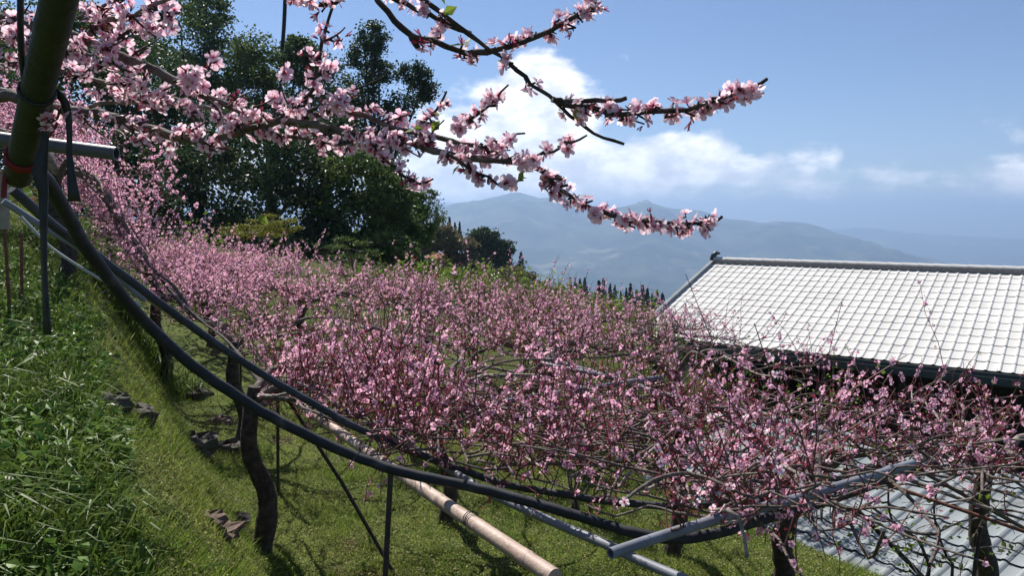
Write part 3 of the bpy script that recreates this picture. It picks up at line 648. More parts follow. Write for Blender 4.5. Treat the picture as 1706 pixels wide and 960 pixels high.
def orchard_tree(label, x, y, nlimb=6, L=1.7, open_=.55, shoots=1.0, fdens=30, trunk_r=.085, lean=(0, 0), bark='bark', named=0, hang=.2, tall=.9, extra=(), reach=(), gap=-.2):
    gz = float(terrain(x, y)); root = thing('peach_tree', (x, y, gz), label, 'tree', 'peach trees of the orchard'); base = Vector((x, y, gz))
    hx, hy = x + lean[0], y + lean[1]; hz_ = float(TRE(hx, hy)) - .12; head = Vector((hx, hy, hz_))
    mb = MB(); tp = curve([base - Vector((0, 0, .12)), base + (head - base) * .3 + Vector((.06, .03, 0)), base + (head - base) * .62 + Vector((-.05, 0, 0)), head], .07)
    mb.tube(tp, np.linspace(trunk_r * 1.35, trunk_r * .9, len(tp)) * (1 + .12 * rng.normal(size=len(tp)).clip(-1.5, 1.5) * .7), 10); part('trunk', mb, [bark if bark != 'bark' else 'bark_dark'], root, True)
    src = []; a0 = rng.uniform(0, 6.28)
    limbs = []
    for k in range(nlimb):
        for attempt in range(8):
            a = a0 + k * 6.283 / nlimb + rng.normal(0, .2 + .3 * attempt); ln = L * rng.uniform(.75, 1.2); pts = [head + Vector((0, 0, -.05 - .04 * (k % 4)))]; d = a
            n = 7
            for i in range(1, n + 1):
                d += rng.normal(0, .22); p = pts[-1] + Vector((math.cos(d), math.sin(d), 0)) * ln / n
                if not in_canopy(p.x, p.y) and i > 1: break
                p.z = float(TRE(p.x, p.y)) + .03 + .05 * rng.normal(); pts.append(p)
            if len(pts) > 4: break
        if len(pts) > 2: limbs.append(np.array([tuple(p) for p in pts]))
    for e in extra: limbs.append(np.array([tuple(v) for v in e]))
    for (tx, ty) in reach:
        q = P(tx, ty, .93 * 1.2 * F / (ty - HOR)); q.z = float(TRE(q.x, q.y)) + .02; k_ = max(3, int((q - head).length / .35)); v = wob(head - Vector((0, 0, .06)), q, k_ + 2, .05); v[2:, 2] = [float(TRE(a_[0], a_[1])) + .03 + .03 * rng.normal() for a_ in v[2:]]; limbs.append(v[:7] if len(v) < 8 else v[[0, 1, 2, 3, 5, 6, -1]])
    lat_mb = MB()
    for pts in limbs:
        c = curve(pts, .08); t_ = np.linspace(0, 1, len(c)); r = .007 + (trunk_r * (.30 if len(pts) < 8 else .62) - .007) * (1 - t_) ** 2.2; mb = MB(); mb.tube(c, r * (1 + .1 * rng.normal(size=len(c)).clip(-1, 1)), 7); part('limb', mb, ['bark_pale' if rng.uniform() < .3 else 'bark'], root, True)
        src.append(c)
        for i in range(3, len(c) - 1, 3):
            if rng.uniform() < .8:
                t = c[min(i + 1, len(c) - 1)] - c[i - 1]; a = math.atan2(t[1], t[0]) + random.choice((-1, 1)) * rng.uniform(.5, 1.3); ln = rng.uniform(.3, .75)
                q = c[i] + np.array([math.cos(a) * ln, math.sin(a) * ln, rng.uniform(-.05, .25)])
                if not in_canopy(q[0], q[1]): continue
                v = curve(wob(c[i], q, 5, .03), .07); lat_mb.tube(v, np.linspace(.008, .004, len(v)), 5, cap=False); src.append(v)
    part('side_branches', lat_mb, ['bark'], root, True, kind='stuff')
    sm = MB(); FL = []; FA = []; FOP = []
    for c in src:
        for i in range(1, len(c)):
            m = rng.poisson(.95 * shoots)
            for _ in range(m):
                down = rng.uniform() < hang; ln = rng.uniform(.12, .50) * tall * (.55 if down else 1) * float(.55 + .95 * vnoise(c[i][0] * 1.6, c[i][1] * 1.6, 83))
                if rng.uniform() < .09 and not down: ln *= 1.9
                d = np.array([rng.normal(0, .62), rng.normal(0, .62), -.8 if down else 1.0]); d /= np.linalg.norm(d); p = c[i] + (c[i - 1] - c[i]) * rng.uniform()
                q = p + d * ln
                if not in_canopy(q[0], q[1]) or float(fbm(p[0] * 1.25, p[1] * 1.25, 3, 61)) < gap: continue
                v = wob(p, q, 4, .015); sm.tube(v, [.0042, .0034, .0027, .0018], 3, cap=False)
                nf = rng.poisson(ln * fdens); tt = rng.uniform(.12, 1.0, nf); FL.append(p + (q - p) * tt[:, None]); FA.append(np.repeat(d[None], nf, 0)); FOP.append(np.full(nf, np.clip(open_ + rng.normal(0, .3), .04, .97)))
        nf = rng.poisson(len(c) * .08 * fdens * .35); ii = rng.integers(1, len(c), nf); FL.append(c[ii]); FA.append(c[ii] - c[ii - 1] + 1e-6); FOP.append(np.full(nf, open_))
    part('twigs', sm, ['twig'], root, kind='stuff')
    FL = np.concatenate(FL); FOP = np.concatenate(FOP); FA = np.concatenate(FA); FA = FA / (np.linalg.norm(FA, axis=1)[:, None] + 1e-9)
    fb = MB()
    if named:
        d = np.linalg.norm(FL - np.array([0, 0, ZC]), axis=1); px = np.array([proj(p) for p in FL]); d = d + np.where((px[:, 0] > 0) & (px[:, 0] < 1706) & (px[:, 1] < 960), 0, 50)
        od = np.argsort(d); single_i = od[:named]; blossoms_as_parts(root, FL[single_i], FA[single_i], .0175, open_); rest = od[named:]; FL, FA, FOP = FL[rest], FA[rest], FOP[rest]
    flower_batch(fb, FL, FA, .0188, FOP, BLF, SPF)
    part('blossoms', fb, BF_MATS, root, kind='stuff')
    lf = MB(); n = len(FL) // 9; ii = rng.integers(0, len(FL), n); lf.inst(LEAF, frames(rdir(n) + np.array([0, 0, .4])), FL[ii], rng.uniform(.012, .03, n)); part('young_leaves', lf, ['leaf_fresh'], root, kind='stuff')
    return root
def blossoms_as_parts(root, loc, ax, size, open_):
    n = len(loc); nm = np.cross(ax, rdir(n)); nm /= np.linalg.norm(nm, axis=1)[:, None] + 1e-9; nm = nm + rng.normal(0, .35, (n, 3)); M = frames(nm); nm /= np.linalg.norm(nm, axis=1)[:, None]
    po = np.array(root['_o'])
    for i in range(n):
        op = rng.uniform() < open_; s = size * rng.uniform(.8, 1.15) * (1 if op else .8)
        o = bpy.data.objects.new('blossom' if op else 'spent_blossom', random.choice(BL_MESH if op else SP_MESH)); COL.objects.link(o); o.parent = root
        M4 = Matrix((M[i] * s).tolist()).to_4x4(); M4.translation = Vector(loc[i] + nm[i] * size * .55 - po); o.matrix_local = M4
def gp(px, py): p = ground_at(px, py); return p.x, p.y
orchard_tree('peach tree with a crooked black trunk standing before the bank on the mown grass', *gp(432, 915), 7, 1.9, .36, 1.0, 29, .056, (.0, .0), hang=.28, reach=[(520, 650), (560, 690), (600, 640), (610, 710), (650, 740)], extra=[[P(432, 640, 5.5), P(500, 640, 5.0), P(575, 680, 4.5), P(650, 720, 4.0), P(700, 755, 3.75)], [P(432, 640, 5.5), P(470, 610, 5.4), P(560, 630, 5.0), P(660, 660, 4.7), P(750, 700, 4.4)], [P(432, 636, 5.5), P(380, 570, 5.9), P(330, 530, 6.2), P(280, 480, 6.6)]])
orchard_tree('peach tree with a short dark trunk behind the pinkish bamboo pole', *gp(738, 872), 7, 1.6, .26, .70, 28, .052, tall=.8, hang=.32, reach=[(650, 690), (690, 720), (730, 750), (780, 770), (830, 740), (860, 790), (900, 760), (700, 660), (800, 690), (860, 700)], extra=[[P(738, 690, 6.1), P(760, 690, 5.3), P(790, 710, 4.7), P(810, 745, 4.1), P(790, 775, 3.75)], [P(738, 690, 6.1), P(820, 660, 5.6), P(900, 680, 5.0), P(960, 720, 4.5), P(940, 770, 4.0)], [P(738, 690, 6.1), P(640, 650, 5.6), P(620, 680, 5.0), P(640, 720, 4.4)], [P(738, 690, 6.1), P(700, 660, 5.2), P(690, 700, 4.5), P(720, 750, 3.95)], [P(738, 690, 6.1), P(860, 640, 5.8), P(930, 640, 5.4), P(1010, 660, 5.1)], [P(738, 690, 6.1), P(800, 620, 6.2), P(860, 600, 6.2), P(930, 600, 6.1)]])
orchard_tree('peach tree with a slender leaning trunk behind the open end of the grey pipe', *gp(1112, 925), 6, 1.35, .26, .52, 27, .05, (.08, -.2), tall=.8, hang=.32, reach=[(920, 720), (950, 790), (990, 750), (1030, 780), (1010, 820), (1060, 740), (1080, 800), (940, 690), (1000, 700)], extra=[[P(1125, 730, 5.3), P(1080, 720, 5.0), P(1020, 740, 4.6), P(960, 770, 4.2), P(860, 775, 3.9), P(810, 785, 3.8)], [P(1125, 730, 5.3), P(1090, 780, 4.6), P(1040, 750, 4.3), P(1000, 690, 4.4)], [P(1125, 730, 5.3), P(1100, 690, 5.2), P(1050, 690, 4.8), P(980, 720, 4.4), P(900, 745, 4.1)], [P(1125, 730, 5.3), P(1180, 700, 5.0), P(1240, 710, 4.6), P(1300, 740, 4.2)]])
orchard_tree('peach tree nearest the lens on the right, spreading over the grey pipe end', 1.62, 4.7, 7, 1.35, .32, .40, 25, .056, (.1, -.45), named=120, hang=.3, reach=[(1120, 780), (1150, 830), (1180, 800), (1220, 780), (1250, 830), (1290, 800), (1330, 770), (1380, 790), (1120, 860), (1200, 860)],
             extra=[[P(1240, 860, 4.1), P(1300, 790, 4.1), P(1400, 752, 4.2), P(1470, 765, 4.2), P(1510, 740, 4.3), P(1570, 742, 4.3)], [P(1240, 850, 4.0), P(1200, 815, 3.5), P(1150, 790, 3.0), P(1090, 800, 2.75), P(1040, 835, 2.65)], [P(1240, 850, 4.0), P(1235, 800, 3.5), P(1270, 770, 3.1), P(1330, 790, 2.9), P(1350, 850, 2.8)], [P(1240, 850, 4.0), P(1200, 860, 3.4), P(1190, 850, 2.85), P(1230, 860, 2.75), P(1245, 930, 2.7)]])
orchard_tree('peach tree with long bare pale limbs at the right edge before the white roof', 3.35, 5.2, 6, 1.5, .40, .40, 24, .056, (-.2, -.3), named=120, hang=.25, reach=[(1420, 700), (1480, 720), (1540, 700), (1600, 720), (1660, 700), (1560, 760), (1640, 760)],
             extra=[[P(1520, 765, 4.3), P(1592, 788, 4.2), P(1650, 815, 4.1), P(1706, 832, 4.0), P(1790, 860, 3.9)], [P(1490, 791, 4.4), P(1600, 832, 4.2), P(1706, 867, 4.1), P(1800, 900, 4.0)]])
orchard_tree('peach tree blossoming in front of the left corner of the white roof', 1.75, 8.0, 7, 1.7, .36, .8, 26, .06)
orchard_tree('peach tree in the middle of the orchard, behind the magenta azalea', .35, 8.2, 7, 1.6, .34, .95, 28, .06)
orchard_tree('peach tree in the second row above the short dark trunk', -1.25, 8.2, 7, 1.7, .36, .85, 27, .06)
orchard_tree('peach tree right behind the crooked black trunk', -2.9, 7.9, 7, 1.8, .55, .95, 30, .062)
orchard_tree('peach tree at the back of the orchard below the red-roofed house', -1.2, 11.0, 7, 1.9, .5, .95, 28, .06, tall=.8)
orchard_tree('peach tree at the back of the orchard below the sunlit wood edge', -3.1, 11.2, 7, 2.0, .66, 1.15, 30, .06, tall=.8, gap=-.5)
orchard_tree('peach tree at the back of the orchard below the yellow-green sprays', -5.0, 12.4, 7, 2.1, .8, 1.3, 30, .06, gap=-.5)
orchard_tree('peach tree at the back of the orchard below the line of conifers', .6, 10.6, 7, 1.9, .45, .95, 28, .056, gap=-.4)
orchard_tree('peach tree at the back corner, just left of the white roof verge', 2.0, 10.3, 7, 1.6, .42, .8, 27, .056, gap=-.4)
orchard_tree('full pink peach tree beyond the two black pipes at left', -4.35, 9.3, 7, 2.0, .75, 1.3, 32, .06, gap=-.5)
def in_canopy(x, y):
    s, t = st(x, y); return y > 4.2 and t > 5.5
orchard_tree('densely flowering peach tree on the upper bank with a forked trunk', *gp(105, 472), 7, 1.7, .78, 1.3, 32, .062, tall=1.3)
orchard_tree('highest peach tree of the slope, massed pink below the dark wood', -6.4, 12.2, 8, 2.3, .85, 1.4, 32, .062, tall=1.2)
orchard_tree('peach tree at the left edge, blossoming beyond the cut grey pipe', -7.2, 9.8, 7, 2.0, .8, 1.1, 30, .062, tall=1.2)

# ------------------------------------------------------------------ overhanging peach tree close to the lens
FT = thing('overhanging_peach_tree', (-2.75, 1.2, float(terrain(-2.75, 1.2))), 'peach tree reaching blossoming branches across the sky from the upper left', 'tree')
_b = Vector(FT['_o']); HEAD = Vector((-2.25, 1.55, ZC + .45))
mb = MB(); tp = curve([_b - Vector((0, 0, .15)), _b + Vector((.1, .05, .6)), _b + Vector((.2, .2, 1.3)), HEAD], .08); mb.tube(tp, np.linspace(.10, .06, len(tp)), 10); part('trunk', mb, ['bark_dark'], FT, True)
FFL, FFA, FFO = [], [], []
twig_mb = MB()
def branch(pts, D0, D1, r0, r1, n=0, op=.75, pre=None, mat_='bark', rng_=(0, 1), spur=.0, own=True):
    """pts in photograph pixels along the branch, D the distance; n blossoms along rng_; spur = length of side twigs that carry them"""
    pts = np.array(pts, float); seg = np.r_[0, np.cumsum(np.hypot(*np.diff(pts, axis=0).T))]; seg /= seg[-1]
    w3 = [tuple(P(px, py, D0 + (D1 - D0) * k)) for (px, py), k in zip(pts, seg)]
    if pre: w3 = [tuple(v) for v in pre] + w3
    c = curve(w3, .025); c[1:-1] += rng.normal(0, .0022, (len(c) - 2, 3)); rad = np.linspace(r0, r1, len(c)) * (1 + .10 * rng.normal(size=len(c)).clip(-1.2, 1.2))
    if own: mb = MB(); mb.tube(c, rad, 8); part('branch', mb, [mat_], FT, True)
    else: twig_mb.tube(c, rad, 5)
    c0 = 0 if not pre else int(np.argmin(np.linalg.norm(c - np.array(w3[len(pre)]), axis=1))); cc = c[c0:]
    k = 0; n = int(n * .95); spur = max(spur, .014)
    while k < n:
        i = int((rng_[0] + (rng_[1] - rng_[0]) * min(.999, (k + rng.uniform(-.5, 2.5)) / n if n > 6 else rng.uniform())) * (len(cc) - 2)); i = max(0, i); m = int(rng.integers(1, 4)); ax = cc[i + 1] - cc[i]; ax /= np.linalg.norm(ax) + 1e-9; p = cc[i]
        if spur:
            d = np.cross(ax, rdir(1)[0]); d /= np.linalg.norm(d) + 1e-9; d = d + ax * .5 + np.array([0, 0, -.15]); ln = spur * rng.uniform(.3, 1.0); q = p + d * ln
            v = wob(p, q, 4, .006); twig_mb.tube(v, [.003, .0026, .0022, .0014], 4); 
            for _ in range(m): FFL.append(p + (q - p) * rng.uniform(.45, 1.0)); FFA.append(d); FFO.append(op)
        else:
            for _ in range(m): FFL.append(p + ax * rng.normal(0, .008)); FFA.append(ax); FFO.append(op)
        k += m
    return c
H = [HEAD]
A = branch([(-120, 15), (0, 30), (60, 45), (130, 60), (200, 93), (280, 128), (350, 163), (412, 190), (450, 210)], 1.75, 1.75, .020, .008, 22, .75, H, 'bark', (.15, 1), .05)
B = branch([(-120, 150), (0, 158), (100, 182), (165, 190), (240, 212), (330, 237), (360, 234), (400, 218), (450, 206), (510, 192), (560, 188), (610, 195), (650, 211), (690, 220), (734, 227), (772, 239), (810, 246), (838, 256)], 1.95, 1.55, .024, .004, 46, .8, [HEAD - Vector((0, 0, .1))], 'bark', (.35, 1), .04)
branch([(470, 198), (500, 204), (547, 213), (612, 232), (678, 234), (706, 246), (744, 256), (800, 267), (866, 270), (889, 277), (917, 293), (941, 300)], 1.68, 1.5, .009, .0045, 38, .75, None, 'bark', (0, .85), .035)
branch([(905, 288), (917, 300), (950, 328), (988, 347), (1020, 359), (1053, 368), (1091, 373), (1142, 373), (1180, 368), (1203, 361)], 1.5, 1.45, .0045, .003, 92, .8, None, 'bark_dark', (0, 1), .022)
TOP = [HEAD, HEAD + Vector((.2, .0, .45)), P(200, -330, 1.55), P(480, -170, 1.55)]
Cb = branch([(640, -50), (702, 0), (744, 28), (781, 56), (819, 82), (847, 105), (875, 127), (903, 150), (927, 169), (950, 192), (978, 216), (1006, 230), (1040, 240)], 1.5, 1.45, .013, .003, 16, .5, TOP, 'bark_dark', (.1, .6), .02)
branch([(920, 165), (945, 170), (969, 169), (1016, 166), (1044, 163)], 1.45, 1.45, .0055, .004, 4, .8, None, 'bark_dark', (.5, 1))
branch([(925, 168), (945, 176), (983, 181), (1035, 188), (1086, 185), (1142, 181), (1175, 173), (1217, 159), (1250, 145), (1278, 131)], 1.45, 1.42, .0065, .003, 96, .82, None, 'bark_dark', (.14, 1), .024)
branch([(580, -60), (631, 0), (659, 33), (688, 61), (720, 70), (763, 84), (791, 87), (826, 83)], 1.55, 1.48, .010, .006, 26, .35, [HEAD + Vector((.1, .0, .35)), P(150, -260, 1.6), P(420, -160, 1.6)], 'bark_dark', (.55, 1), .02)
branch([(686, 58), (692, 70), (697, 80)], 1.52, 1.52, .0075, .006, 0, 0, None, 'bark_dark')
branch([(826, 83), (866, 70), (913, 54), (941, 35), (969, 19), (988, 5), (1000, -12)], 1.48, 1.45, .0055, .003, 48, .7, None, 'bark_dark', (.08, 1), .02)
branch([(630, -20), (662, 0), (688, 12), (711, 23), (744, 40), (785, 55)], 1.5, 1.49, .0055, .0045, 18, .35, None, 'bark_dark', (.1, .95), .02)
branch([(768, 215), (772, 206), (800, 188), (828, 164), (847, 141)], 1.56, 1.5, .0038, .002, 34, .5, None, 'bark_dark')
branch([(805, 246), (823, 239), (852, 230), (875, 222)], 1.55, 1.52, .0035, .002, 18, .6, None, 'bark_dark')
branch([(868, 270), (889, 262), (922, 248), (950, 239), (978, 225)], 1.5, 1.47, .0038, .002, 20, .75, None, 'bark_dark')
branch([(612, 232), (640, 262), (670, 290), (700, 305), (722, 298)], 1.6, 1.55, .0036, .002, 34, .65, None, 'bark_dark')
branch([(744, 256), (780, 280), (815, 298), (845, 306), (872, 300)], 1.54, 1.5, .0034, .002, 24, .6, None, 'bark_dark')
branch([(430, 212), (470, 225), (520, 232), (560, 240), (600, 250)], 1.72, 1.66, .005, .002, 30, .85, None, 'bark', (0.05, 1), .02)
branch([(486, 200), (505, 172), (520, 150), (530, 98), (541, 50), (548, 10), (552, -25)], 1.7, 1.62, .005, .003, 34, .75, None, 'bark_dark', (.02, .8))
branch([(690, 214), (715, 195), (735, 170), (744, 152)], 1.6, 1.56, .0035, .002, 14, .75, None, 'bark_dark')
branch([(500, 194), (550, 170), (590, 152), (640, 128)], 1.66, 1.6, .004, .002, 16, .85, None, 'bark_dark', (.1, 1))
branch([(480, -40), (500, -8), (530, 8), (560, 4), (590, -12)], 1.55, 1.5, .005, .002, 26, .85, [P(380, -160, 1.6)], 'bark_dark')
branch([(150, 56), (160, 42), (176, 30), (204, 33), (225, 22), (255, 9), (300, -8)], 1.72, 1.6, .008, .003, 34, .85, None, 'bark_pale', (.2, 1), .03)
branch([(178, 82), (200, 62), (240, 48), (285, 24), (300, 20)], 1.72, 1.6, .004, .002, 30, .85, None, 'bark_dark', (.1, 1), .02)
branch([(-120, 95), (0, 110), (60, 116), (100, 122), (160, 134), (208, 147), (262, 156), (309, 170), (361, 185), (400, 200)], 1.85, 1.75, .009, .004, 40, .85, H, 'bark_pale', (.35, 1), .06)
branch([(150, 178), (176, 172), (205, 173), (212, 150), (210, 143)], 1.8, 1.75, .005, .003, 8, .8, None, 'bark_pale', (.2, 1), .03)
branch([(205, 173), (240, 171), (270, 172), (300, 182)], 1.78, 1.74, .004, .002, 22, .85, None, 'bark_pale', (.2, 1), .02)
branch([(-100, 140), (0, 149), (40, 155), (90, 172)], 1.9, 1.9, .008, .006, 6, .8, H, 'bark_pale', (.4, 1), .05)
branch([(-60, 40), (-10, 48), (20, 55), (30, 70)], 1.6, 1.55, .004, .002, 20, .9, H, 'bark', (.5, 1), .02)
branch([(115, 70), (150, 92), (190, 110), (220, 120)], 1.7, 1.65, .004, .002, 30, .9, None, 'bark', (0, 1), .03)
branch([(130, 30), (160, 14), (190, 2), (230, -20)], 1.7, 1.6, .004, .002, 24, .9, None, 'bark', (0, 1), .03)
branch([(310, 150), (330, 140), (352, 100), (340, 70)], 1.74, 1.66, .003, .0015, 12, .5, None, 'bark_dark', (.2, 1))
branch([(345, 165), (375, 195), (395, 210), (410, 240)], 1.74, 1.66, .003, .0015, 20, .9, None, 'bark_dark', (.3, 1), .02)
branch([(455, 205), (462, 170), (470, 120), (474, 95)], 1.72, 1.68, .003, .002, 16, .8, None, 'bark_dark', (.1, 1))
branch([(-60, 60), (-20, 85), (15, 100), (40, 108)], 1.7, 1.7, .004, .002, 12, .7, H, 'bark', (.5, 1), .02)
branch([(240, 212), (262, 225), (285, 240), (300, 243)], 1.85, 1.8, .003, .002, 12, .8, None, 'bark_dark', (.3, 1), .02)
# fine side twigs filling the upper left
for (x0, y0, x1, y1) in ((60, 45, 110, -20), (110, 60, 150, 120), (160, 75, 215, 60), (215, 100, 270, 60), (240, 110, 235, 150), (290, 135, 350, 118), (330, 155, 300, 110), (380, 178, 430, 150), (410, 190, 455, 165), (180, 196, 230, 180), (230, 210, 290, 200), (300, 228, 350, 200), (340, 236, 400, 250), (430, 210, 480, 240), (470, 200, 510, 235), (545, 190, 580, 160), (590, 192, 640, 180), (640, 208, 690, 190), (660, 214, 640, 250), (700, 222, 740, 200), (720, 226, 700, 262), (590, 222, 570, 262), (650, 232, 700, 262), (760, 258, 800, 240), (820, 268, 850, 250), (20, 110, 60, 90), (40, 116, 90, 150), (120, 126, 160, 100), (180, 140, 240, 130), (250, 155, 300, 140), (300, 168, 330, 200), (10, 35, 50, 5), (0, 60, 40, 75), (100, 182, 60, 220), (130, 186, 170, 225), (200, 200, 250, 245), (150, 50, 190, 10), (60, 50, 30, 100), (220, 25, 260, 60), (250, 12, 300, 40), (530, 100, 500, 70), (535, 70, 575, 45), (525, 130, 560, 110), (508, 175, 470, 150)):
    m_ = .5 + rng.uniform(-.1, .1); D_ = 1.72 + rng.normal(0, .04) - (.12 if x0 > 500 else 0)
    branch([(x0, y0), (x0 + (x1 - x0) * m_ + rng.normal(0, 5), y0 + (y1 - y0) * m_ + rng.normal(0, 5)), (x1, y1)], D_, D_ - .03, .0032, .0014, int(rng.integers(5, 13)), .75, None, 'bark_dark', (.2, 1), .016, own=False)
part('twigs', twig_mb, ['bark_dark'], FT, True, kind='stuff')
FL = np.array(FFL); FA = np.array(FFA); FO = np.array(FFO)
pxs = np.array([proj(p) for p in FL]); order = np.argsort(np.linalg.norm(FL - [0, 0, ZC], axis=1) + np.where((pxs[:, 0] > -10) & (pxs[:, 1] > -10), 0, 9) + rng.uniform(0, .25, len(FL)))
pick = order[:300]; rest = order[300:]
for lo_, hi_ in ((0, .45), (.45, .72), (.72, 1.1)):
    i = pick[(FO[pick] >= lo_) & (FO[pick] < hi_)]
    if len(i): blossoms_as_parts(FT, FL[i], FA[i], 0.0158, float(FO[i].mean()))
mb = MB(); flower_batch(mb, FL[rest], FA[rest], 0.0158, .78, BLN, SPN); part('blossoms', mb, BL_MATS, FT, attr=True, kind='stuff')
lm = MB(); lm.inst(LEAF, np.eye(3)[None], np.zeros((1, 3)), np.ones(1)); lme = lm.mesh('leaf', ['leaf_fresh'])
for px, py, D in ((742, 8, 1.48), (737, 24, 1.48), (776, 80, 1.48), (705, 214, 1.55), (690, 217, 1.55), (728, 192, 1.55), (768, 272, 1.5), (862, 302, 1.48), (866, 298, 1.48), (775, 75, 1.48), (232, 125, 1.7), (190, 45, 1.7), (215, 30, 1.7), (428, 358, 1.6), (520, 196, 1.62), (733, 200, 1.55), (960, 176, 1.44)):
    o = bpy.data.objects.new('leaf', lme); COL.objects.link(o); o.parent = FT
    M4 = Matrix((frames(rdir(1) * .6 + np.array([[.1, -.5, .3]]))[0] * rng.uniform(.022, .034)).tolist()).to_4x4(); M4.translation = P(px, py, D) - _b; o.matrix_local = M4

# ------------------------------------------------------------------ pipes, poles and props of the trellis
def path(spec, step=.05): return curve([tuple(P(*p)) for p in spec], step)
def pipe(name, spec, rad, m, label, cat='pipe', seg=10, hollow=False, wobble=0.0, group='trellis pipes', taper=1.0):
    c = path(spec); c[1:-1] += rng.normal(0, wobble, (len(c) - 2, 3)) if wobble else 0
    mb = MB(); r = np.linspace(rad, rad * taper, len(c)); mb.tube(c, r, seg, cap=not hollow)
    if hollow:
        mb.tube(c[::-1], (r * .8)[::-1], seg, cap=False)
        n = seg
        for e in (0, -1):                                           # rim and dark bore
            d = c[1] - c[0] if e == 0 else c[-1] - c[-2]; d /= np.linalg.norm(d); f = frames(d[None], np.zeros(1))[0]
            th = np.arange(n) * 2 * np.pi / n; o1 = c[e] + rad * (np.cos(th)[:, None] * f[:, 0] + np.sin(th)[:, None] * f[:, 1]); o2 = c[e] + rad * .78 * (np.cos(th)[:, None] * f[:, 0] + np.sin(th)[:, None] * f[:, 1])
            q = [[i, (i + 1) % n, n + (i + 1) % n, n + i] for i in range(n)]; mb.add(np.vstack([o1, o2]), quads=q)
    o = single(name, mb, [m], c[0], label, cat, group, True); o['_n'] = 0
    return o, c
pipe('black_hose', [(40, 283, 2.15), (68, 292, 2.2), (88, 318, 2.3), (108, 352, 2.4), (135, 400, 2.5), (165, 442, 2.6), (203, 492, 2.75), (250, 545, 2.9), (320, 608, 3.0), (400, 664, 3.1), (470, 705, 3.15), (560, 748, 3.2), (640, 778, 3.2), (720, 798, 3.2), (800, 815, 3.2), (900, 842, 3.15), (1000, 872, 3.1), (1060, 889, 3.05), (1130, 899, 3.05), (1210, 885, 3.15), (1310, 855, 3.35), (1400, 828, 3.6), (1480, 800, 3.85), (1560, 772, 4.1)], .0225, 'hose_black', 'thick black hose sagging across the whole orchard edge, lowest of the two', 'hose', 12, wobble=.0012)
pipe('dark_pipe', [(20, 315, 2.9), (67, 358, 3.0), (125, 402, 3.2), (157, 423, 3.3), (204, 459, 3.4), (300, 530, 3.6), (380, 587, 3.75), (463, 639, 3.85), (547, 687, 3.9), (609, 720, 3.9), (700, 758, 3.95), (784, 789, 3.95), (844, 808, 3.9), (925, 822, 3.85), (1000, 834, 3.8), (1100, 844, 3.8), (1170, 842, 3.8), (1272, 830, 3.9), (1373, 807, 4.1), (1451, 781, 4.3), (1542, 747, 4.6), (1620, 752, 4.5), (1720, 767, 4.4)], .0195, 'pipe_dark', 'slimmer black pipe bending along the edge of the blossoms above the sagging hose', 'pipe', 12, wobble=.0012)
pipe('grey_pipe', [(-60, 221, 2.1), (0, 231, 2.1), (100, 244, 2.1), (194, 256, 2.1)], .019, 'pipe_grey', 'short grey pipe with a cut end crossing behind the leaning pole', 'pipe', 14, True)
pipe('grey_pipe', [(610, 705, 4.55), (700, 754, 4.2), (790, 808, 3.8), (838, 833, 3.6), (938, 878, 3.3), (1010, 908, 3.1), (1055, 930, 3.0), (1120, 958, 2.85), (1230, 1005, 2.65)], .020, 'pvc', 'light grey pipe running under the black hose towards the bottom edge', 'pipe', 12, True)
pipe('grey_pipe', [(1017, 923, 2.75), (1100, 895, 2.88), (1185, 869, 3.0), (1272, 846, 3.15), (1360, 822, 3.3), (1463, 791, 3.5), (1521, 773, 3.65)], .0215, 'pvc', 'grey pipe with an open end pointing at the lower middle of the picture', 'pipe', 14, True)
pipe('grey_pipe', [(614, 708, 4.3), (721, 690, 4.55), (794, 679, 4.7), (884, 662, 5.0), (966, 650, 5.2), (1028, 640, 5.4), (1102, 629, 5.6)], .019, 'pvc', 'thin grey pipe rising to the right through the blossoms by the azalea', 'pipe', 8)
pipe('grey_pipe', [(905, 606, 6.2), (929, 612, 6.1), (1003, 626, 5.9), (1070, 647, 5.7), (1141, 666, 5.5), (1249, 693, 5.2), (1303, 706, 5.1), (1373, 721, 5.0), (1431, 732, 4.95), (1481, 741, 4.9), (1600, 765, 4.7)], .021, 'pvc', 'grey pipe falling to the right through the blossoms below the eave', 'pipe', 8)
pipe('grey_pipe', [(905, 598, 6.4), (929, 604, 6.35), (1013, 627, 6.1), (1060, 641, 6.0), (1110, 662, 5.8)], .019, 'pvc', 'short grey pipe lying side by side with the one below the eave', 'pipe', 8)
pipe('grey_pipe', [(5, 335, 3.3), (70, 377, 3.4), (125, 409, 3.5), (170, 440, 3.6), (240, 500, 3.8)], .015, 'pvc', 'slim grey pipe under the dark pipe at the left edge', 'pipe', 8)
pipe('pale_cable', [(35, 361, 3.2), (70, 398, 3.2), (88, 415, 3.2), (130, 443, 3.2), (170, 467, 3.25), (235, 510, 3.4)], .006, 'cable', 'thin pale cable crossing the hanging strap at the left', 'cable', 6, group=None)
pipe('cane', [(195, 462, 4.0), (260, 507, 4.2), (330, 553, 4.4), (430, 622, 4.8)], .014, 'bamboo', 'thin pale cane lying just below the slimmer black pipe', 'cane', 7, group=None, taper=1.2)
pipe('rusty_rod', [(1405, 782, 3.9), (1463, 802, 3.85), (1562, 837, 3.7), (1650, 867, 3.6), (1760, 905, 3.5)], .0095, 'rust', 'rust-red iron rod slanting down at the right above the grey shed roof', 'rod', 7, group='iron rods')
